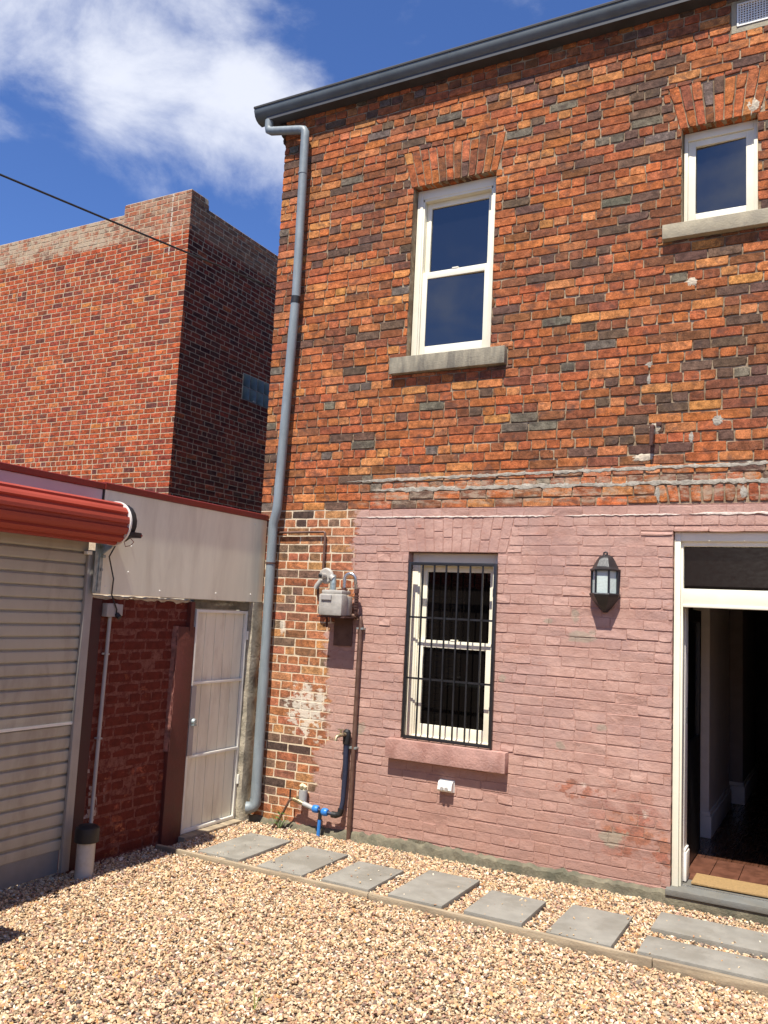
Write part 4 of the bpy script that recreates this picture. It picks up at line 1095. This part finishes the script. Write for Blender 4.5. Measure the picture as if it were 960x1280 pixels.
bo = thing('vent_bollard', 'squat white pipe stub with a black cap beside the shutter', 'bollard', (-4.73, -2.06, 0))
MB().lathe([(.063, -.05), (.063, .245)], 'z', (-4.73, -2.06, 0), 24).build('pipe', simple('shade grey pipe plastic', (0.50, 0.48, 0.43), .5, var=.12, dirt=(.34, .29, .22), dirt_amt=.6), bo, smooth=True)  # white pipe greyed: its shade is put into the colour
MB().lathe([(.070, .225), (.083, .228), (.084, .30), (.080, .325), (.06, .338), (.0, .340)], 'z', (-4.73, -2.06, 0), 24).build('cap', M_BLACKP, bo, smooth=True)

# ------------------------------------------------------------------ neighbouring brick building
NX, NY = -9.165, 3.254
nbd = thing('neighbour_building', 'taller red brick building with cement streaked parapet behind the screen', 'building', (NX, NY, 0))
tops = [(-15.5, -10.64, 8.40, NY + .02), (-10.64, NX, 8.56, NY)]
cm = MB()
cm.box(-15.5, -10.64, NY + .0235, NY + .4, 0, 8.385); cm.box(-10.636, NX - .0035, NY + .0035, NY + .42, 0, 8.545)
cm.box(NX - .4, NX - .0035, NY + .425, 9.0, 0, 8.385); cm.box(-15.5, NX - .45, NY + .45, 9.0, 0, 7.6)
cm.build('wall_core', M_NMORTAR, nbd)
nbr = []; rg4 = random.Random(77)
for (xa, xb, ztop, yy) in tops:
    for (u, v_, za, zb, k) in course_rows(xa, xb, 3.096, ztop, .0860, .2305, .112, .0125, rg4, [], header_every=90, jit=.004):
        nbr.append(('y', u, v_, za, zb, yy, pick(PAL_N, rg4)))
side_ex = [(5.49, 5.965, rect(4.88, 5.72))]
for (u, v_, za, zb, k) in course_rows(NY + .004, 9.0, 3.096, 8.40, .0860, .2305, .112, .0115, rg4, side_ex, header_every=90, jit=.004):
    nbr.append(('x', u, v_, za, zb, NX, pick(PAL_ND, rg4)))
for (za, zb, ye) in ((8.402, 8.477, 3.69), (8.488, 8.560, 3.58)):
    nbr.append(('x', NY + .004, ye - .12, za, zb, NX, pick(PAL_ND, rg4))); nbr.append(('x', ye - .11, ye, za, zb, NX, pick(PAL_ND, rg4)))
cm2 = MB(); cm2.box(NX - .39, NX - .004, NY + .426, 3.685, 8.386, 8.475); cm2.build('parapet_core', M_NMORTAR, nbd)


def npts(b):
    ax, u, v_, za, zb, p, _ = b
    return [(u, p, za), (v_, p, za), (v_, p, zb), (u, p, zb)] if ax == 'y' else [(p, u, za), (p, v_, za), (p, v_, zb), (p, u, zb)]


def narea(b):
    pr = [project(q) for q in npts(b)]
    if any(q is None for q in pr): return 0
    mx = sum(q[0] for q in pr) / 4; my = sum(q[1] for q in pr) / 4
    lim = 592 + mx * .19
    if not (1 < mx < 336 and my < lim): return 0
    return abs(sum(pr[i][0] * pr[(i + 1) % 4][1] - pr[(i + 1) % 4][0] * pr[i][1] for i in range(4))) / 2


rk = set(sorted(range(len(nbr)), key=lambda i: -narea(nbr[i]))[:300])
nv = []; nh = []
for i in range(8):
    for (lst, L0) in ((nv, .232), (nh, .112)):
        vs, fs = quad_brick([(-L0 / 2, -.0375), (L0 / 2, -.0375), (L0 / 2, .0375), (-L0 / 2, .0375)], .06, .0025, .0016, random.Random(i + 300))
        m_ = MB(); m_.add(vs, fs); lst.append(m_.mesh_safe('brick', M_NB_O, False, False, fix=False))
wk = MB()
for i, b in enumerate(nbr):
    ax, u, v_, za, zb, p, colr = b; L, H = v_ - u, zb - za
    off = rg4.uniform(-.0015, .0015)
    if ax == 'y': M = Matrix.Translation(((u + v_) / 2, p + off, (za + zb) / 2))
    else: M = Matrix.Translation((p + off, (u + v_) / 2, (za + zb) / 2)) @ Matrix.Rotation(R(90), 4, 'Z')
    if i in rk:
        lst, L0 = (nv, .232) if L > .16 else (nh, .112)
        o = link('brick', rg4.choice(lst), nbd); o.matrix_basis = M @ Matrix.Diagonal((L / L0, 1, H / .075, 1)); o.matrix_parent_inverse = WORLD_INV['neighbour_building']; o.color = (*colr, 1)
    else:
        vs, fs = quad_brick([(-L / 2, -H / 2), (L / 2, -H / 2), (L / 2, H / 2), (-L / 2, H / 2)], .06, .0025, .0016, rg4, 0, (1, 0))
        wk.add(vs, fs, colr, M)
stuff(wk.build('brickwork', M_NB_C, nbd, colour=True, fix=False))
cpg = MB(); cpg.box(-15.5, -10.645, NY + .03, NY + .4, 8.386, 8.412, b=.004); cpg.box(-10.63, NX - .012, NY + .012, NY + .42, 8.546, 8.575, b=.004); cpg.box(NX - .4, NX - .012, 3.70, 9.0, 8.386, 8.412, b=.004)
cpg.build('parapet_cap', M_PATCH, nbd)
gb = bpy.data.objects.new('glass_block_window', None); COL.objects.link(gb); gb.parent = nbd; gb.location = (NX, 5.3, 5.5); gb.matrix_parent_inverse = WORLD_INV['neighbour_building']
WORLD_INV[gb.name] = Matrix.Translation(-Vector(gb.location))
for i in range(4):
    for j in range(2):
        y, z = 4.892 + i * .205, 5.50 + j * .232
        MB().box(NX - .03, NX + .006, y, y + .195, z, z + .222, b=.012).build('glass_block', M_GLASSB, gb, smooth=True)
MB().box(NX - .03, NX + .001, 4.88, 5.72, 5.492, 5.963).build('grout', M_DARKIN, gb)
dr = MB(); dr.prism([(-22, 10.30), (-17.15, 9.35), (-17.15, 9.15), (-22, 9.15)], 'y', 8.2, 13); dr = dr.build('distant_roof', M_ROOF, None)
tag(dr, 'dark roof edge peeping over the parapet at the far left', 'roof')

# overhead cable and its pole
cb_ = thing('overhead_cable', 'thin black cable sagging from upper left towards the house corner', 'cable', (-4.95, .3, 5.0))
d1 = Vector((-6.07, -2.34, 5.41)); ray0 = None


def pix(px, py, dist):
    v = ((px - 480) * RT - (py - 640) * UPV + F_PX * FW); return CAM + v * (dist / F_PX)


A_ = pix(0, 212, 6.8); B_ = pix(346, 362, 8.5)
dv = A_ - B_
pts = []
for i in range(24):
    t_ = i / 23; p = B_ + dv * (t_ * 5.0); p.z += -0.25 * 4 * t_ * (1 - t_) * .25; pts.append(p)
MB().tube(pts, .009, 6).build('wire', M_BLACKP, cb_)

# ------------------------------------------------------------------ ground, pavers, edging, gravel
gr = MB(); gr.add([(-400, -400, -.06), (400, -400, -.06), (400, 400, -.06), (-400, 400, -.06)], [(0, 1, 2, 3)]); struct(gr.build('ground', M_EARTH, None, fix=False))
gb_ = MB(); gb_.add([(-5.2, -10.9, -.050), (3.6, -10.9, -.050), (3.6, .002, -.050), (-5.2, .002, -.050)], [(0, 1, 2, 3)]); struct(gb_.build('gravel_bed', M_GROUND, None, fix=False))
pav = [(-4.50, -4.09, -1.115, -.42, 'pale grey stepping slab half in shade at the gate'), (-3.912, -3.505, -1.130, -.462, 'stepping slab second from the gate, before the tap pipes'),
       (-3.336, -2.942, -1.140, -.588, 'smaller stepping slab third from the gate, below the gas pipe'), (-2.782, -2.372, -1.160, -.470, 'large stepping slab below the air brick in the footing'),
       (-2.222, -1.822, -1.140, -.622, 'short stepping slab under the lantern, left of the largest square slab'), (-1.655, -1.250, -1.168, -.550, 'square stepping slab just before the long slabs at the door'),
       (-1.106, -.10, -.705, -.345, 'long stepping slab nearer the door step, parallel to the wall'), (-1.100, -.10, -1.150, -.845, 'long stepping slab along the timber edging, in front of the door')]
for (xa, xb, ya, yb, lab) in pav:
    o = MB().box(xa, xb, ya, yb, -.04, .012, b=.006).build('stepping_slab', M_PAVER, None, smooth=True)
    o.rotation_euler = (rnd.uniform(-.004, .004), rnd.uniform(-.004, .004), 0)
    tag(o, lab, 'paving slab', 'stepping slabs in the gravel')
ed = thing('timber_edging', 'weathered timber edging board between the slabs and the gravel yard', 'edging', (-3, -1.22, 0))
for (xa, xb) in ((-4.84, -2.9), (-2.895, -1.0), (-.995, 1.2)):
    MB().box(xa, xb, -1.228, -1.196, -.05, .012, b=.004).build('board', M_TIMBER, ed, smooth=True)

# gravel stones: one numpy-built mesh
rs_ = np.random.default_rng(4)
phi = (1 + 5 ** .5) / 2
ico = np.array([(-1, phi, 0), (1, phi, 0), (-1, -phi, 0), (1, -phi, 0), (0, -1, phi), (0, 1, phi), (0, -1, -phi), (0, 1, -phi), (phi, 0, -1), (phi, 0, 1), (-phi, 0, -1), (-phi, 0, 1)], float)
ico /= np.linalg.norm(ico[0])
icf = np.array([(0, 11, 5), (0, 5, 1), (0, 1, 7), (0, 7, 10), (0, 10, 11), (1, 5, 9), (5, 11, 4), (11, 10, 2), (10, 7, 6), (7, 1, 8), (3, 9, 4), (3, 4, 2), (3, 2, 6), (3, 6, 8), (3, 8, 9), (4, 9, 5), (2, 4, 11), (6, 2, 10), (8, 6, 7), (9, 8, 1)])


def zone_ok(x, y, s):
    ok = np.ones(len(x), bool)
    for (xa, xb, ya, yb, _) in pav: ok &= ~((x > xa - s * .25) & (x < xb + s * .25) & (y > ya - s * .25) & (y < yb + s * .25))
    ok &= ~((y > -1.246) & (y < -1.182) & (x > -4.86) & (rs_.random(len(x)) > .16 + .25 * (np.sin(x * 3.1) > .2) * (x < -1.6)))
    ok &= ~((y > -.055) | ((x > -1.15) & (x < -.1) & (y > -.09)))
    ok &= ~((x < -4.80) & (y > -1.2) & (y < -.94)); ok &= ~((x < -4.86) & (y > -.18)); ok &= ~((x < -4.80) & (y > -.94) & (y < -.15))
    ok &= ~((x - -4.73) ** 2 + (y - -2.06) ** 2 < .07 ** 2)
    return ok


def layer(n, x0, x1, y0, y1, smin, smax, dz):
    x = rs_.uniform(x0, x1, n); y = rs_.uniform(y0, y1, n)
    s = rs_.uniform(smin, smax, n) ** 1.0
    k = zone_ok(x, y, s); x, y, s = x[k], y[k], s[k]
    und = .012 * np.sin(x * 2.1 + 1) * np.sin(y * 1.7 + x) + .006 * np.sin(x * 7 + y * 5)
    z = np.where(y < -1.22, -.016 - .022 * np.clip((x + 2.8) / 2.0, 0, 1) * np.clip((y + 2.6) / 1.4, 0, 1) + und * np.clip((-1.3 - y) * 2, 0, 1), -.014 + und * .3) + dz + rs_.uniform(-.004, .004, len(x))
    # heaped a little against the wall foot on the left
    return x, y, z, s


Ls = [layer(80000, -5.0, 1.0, -4.4, -.04, .0135, .027, -.006), layer(36000, -5.0, 1.0, -4.4, -.04, .009, .021, .001), layer(4000, -5.0, 1.0, -4.4, -.04, .022, .034, -.002)]
sx_, sy_, ss_ = [], [], []          # strays lying on the slabs and the edging
for (xa, xb, ya, yb, _) in pav:
    m_ = 14; sx_.append(rs_.uniform(xa, xb, m_)); ey = rs_.beta(.5, .7, m_); sy_.append(ya + (yb - ya) * ey); ss_.append(rs_.uniform(.008, .017, m_))
sx_ = np.concatenate(sx_); sy_ = np.concatenate(sy_); ss_ = np.concatenate(ss_)
Ls.append((sx_, sy_, .012 + ss_ * .25, ss_))
x = np.concatenate([q[0] for q in Ls]); y = np.concatenate([q[1] for q in Ls]); z = np.concatenate([q[2] for q in Ls]); s = np.concatenate([q[3] for q in Ls])
# keep only what the camera (or one a step aside) can see
ang = x / (y + 6.6 + 1e-6)
keep = (ang > -1.75) & (y + 6.6 > .5); x, y, z, s = x[keep], y[keep], z[keep], s[keep]
n = len(x)
V = ico[None] * (1 + rs_.uniform(-.26, .26, (n, 12, 1)))
V = V * (s[:, None, None] * .5) * rs_.uniform(.62, 1.2, (n, 1, 3)) * np.array([1.2, .98, .55])
q = rs_.normal(size=(n, 4)) * np.array([1, .35, .35, 1.0]); q /= np.linalg.norm(q, axis=1)[:, None]
a, b_, c_, d_ = q.T
Rm = np.stack([np.stack([1 - 2 * (c_ * c_ + d_ * d_), 2 * (b_ * c_ - a * d_), 2 * (b_ * d_ + a * c_)], -1), np.stack([2 * (b_ * c_ + a * d_), 1 - 2 * (b_ * b_ + d_ * d_), 2 * (c_ * d_ - a * b_)], -1), np.stack([2 * (b_ * d_ - a * c_), 2 * (c_ * d_ + a * b_), 1 - 2 * (b_ * b_ + c_ * c_)], -1)], 1)
V = np.einsum('nij,nkj->nki', Rm, V) + np.stack([x, y, z], -1)[:, None]
pal = np.array([(.62, .46, .28), (.53, .36, .20), (.42, .25, .15), (.68, .54, .36), (.76, .67, .52), (.34, .22, .15), (.24, .18, .145), (.58, .32, .13), (.46, .28, .21), (.12, .095, .08)])
pw = np.array([24, 20, 12, 16, 8, 7, 5, 4, 6, 2.0]); pw /= pw.sum()
pc = pal[rs_.choice(len(pal), n, p=pw)] * rs_.uniform(.80, 1.08, (n, 1)) * np.array([1.0, .975, .96])
me = bpy.data.meshes.new('gravel')
nvv = n * 12; nff = n * 20
me.vertices.add(nvv); me.vertices.foreach_set('co', V.reshape(-1).astype(np.float32))
me.loops.add(nff * 3); me.polygons.add(nff)
idx = (icf[None] + (np.arange(n) * 12)[:, None, None]).reshape(-1).astype(np.int32)
me.loops.foreach_set('vertex_index', idx); me.polygons.foreach_set('loop_start', np.arange(0, nff * 3, 3, dtype=np.int32))
try: me.polygons.foreach_set('loop_total', np.full(nff, 3, dtype=np.int32))
except Exception: pass
me.update(calc_edges=True); me.polygons.foreach_set('use_smooth', rs_.random(nff) < 0.0)
at = me.color_attributes.new('Col', 'FLOAT_COLOR', 'POINT')
at.data.foreach_set('color', np.repeat(np.hstack([pc, np.ones((n, 1))]), 12, 0).astype(np.float32).ravel())
me.materials.append(M_PEB)
gv = link('gravel', me); stuff(gv)

# weeds
wd = thing('weed', 'small green weed at the foot of the wall beside the valve', 'plant', (-4.42, -.12, 0))
r2 = random.Random(40)
for i in range(26):
    a = r2.uniform(0, 6.28); h = r2.uniform(.02, .13); rr = r2.uniform(.01, .09)
    p = Vector((-4.43 + rr * math.cos(a) * 1.2, -.11 + rr * math.sin(a) * .6, h)); L = r2.uniform(.018, .035); wv = L * .35
    dr_ = Vector((math.cos(a), math.sin(a) * .6, r2.uniform(-.3, .6))).normalized(); sd = dr_.cross(Vector((0, 0, 1))).normalized() * wv
    upn = dr_.cross(sd).normalized() * wv * .25
    m_ = MB(); m_.add([tuple(p - dr_ * L), tuple(p + sd + upn), tuple(p + dr_ * L), tuple(p - sd + upn), tuple(p + Vector((0, 0, -.002)))], [(0, 1, 4), (1, 2, 4), (2, 3, 4), (3, 0, 4)])
    m_.build('leaf', M_LEAF, wd)
stm = MB()
for i in range(7):
    a = i * .9; stm.tube([(-4.43, -.11, -.02), (-4.43 + .05 * math.cos(a), -.11 + .03 * math.sin(a), .05), (-4.43 + .08 * math.cos(a), -.11 + .05 * math.sin(a), .10)], [.003, .002, .001], 5)
stm.build('stem', M_LEAF, wd)
gl = thing('grass_blades', 'two thin yellow green grass blades standing in the gravel', 'grass', (-2.53, -3.15, -.03))
gpos = pix(318, 1262, 1.0)
dd = gpos - CAM; tt = (-.02 - CAM.z) / dd.z; gb0 = CAM + dd * tt; gl.location = gb0; WORLD_INV[gl.name] = Matrix.Translation(-gb0)
for (dx, dy, h) in ((-.03, .02, .11), (.025, .03, .07)):
    MB().tube([gb0, gb0 + Vector((dx * .4, dy * .4, h * .6)), gb0 + Vector((dx, dy, h))], [.003, .0026, .0008], 5).build('blade', M_GRASS, gl)

# ------------------------------------------------------------------ unseen: shed for pane reflections, bin for left shade, fence to cut sky light
rb = thing('rear_shed', 'dark timber shed with red tin roof across the yard', 'shed', (-3, -11, 0))  # roof known from pane reflections; brought closer to cut sky light
for i in range(30): MB().box(-12 + i * .6, -12 + i * .6 + .585, -11.03, -11.0, 0, 2.7).build('board', M_PLACE, rb)
MB().prism([(-10.6, 2.72), (-13.5, 4.6), (-16.5, 2.72)], 'x', -12.3, 6.3).build('roof', M_ROOFRED, rb)
MB().box(-12, 6, -16, -11.04, 0, 2.70).build('walls', M_PLACE, rb)
yf = thing('light_block_fence', 'unseen dark timber paling fence added on the right to block sky light', 'fence', (3.6, -5, 0))  # added out of view to block sky and bounce light
for i in range(72): MB().box(3.6, 3.62, -10.9 + i * .15, -10.9 + i * .15 + .14, 0, 2.15 + .02 * math.sin(i * 2.3)).build('paling', M_PLACE, yf)
for z in (.4, 1.7): MB().box(3.621, 3.67, -10.9, -.1, z, z + .09).build('fence_rail', M_PLACE, yf)
bn = thing('wheelie_bin', 'dark green wheelie bin against the shutter', 'bin', (-4.42, -3.76, 0))
MB().prism([(-4.62, .12), (-4.22, .12), (-4.165, .98), (-4.66, .98)], 'y', -4.0, -3.53).build('body', M_BIN, bn)
MB().box(-4.67, -4.155, -4.05, -3.49, .985, 1.03, b=.012).build('lid', M_BIN, bn)
for xx in (-4.6, -4.24): MB().lathe([(.10, 0), (.10, .045)], 'x', (xx - .02, -3.98, .10), 16).build('wheel', M_BLACKP, bn)
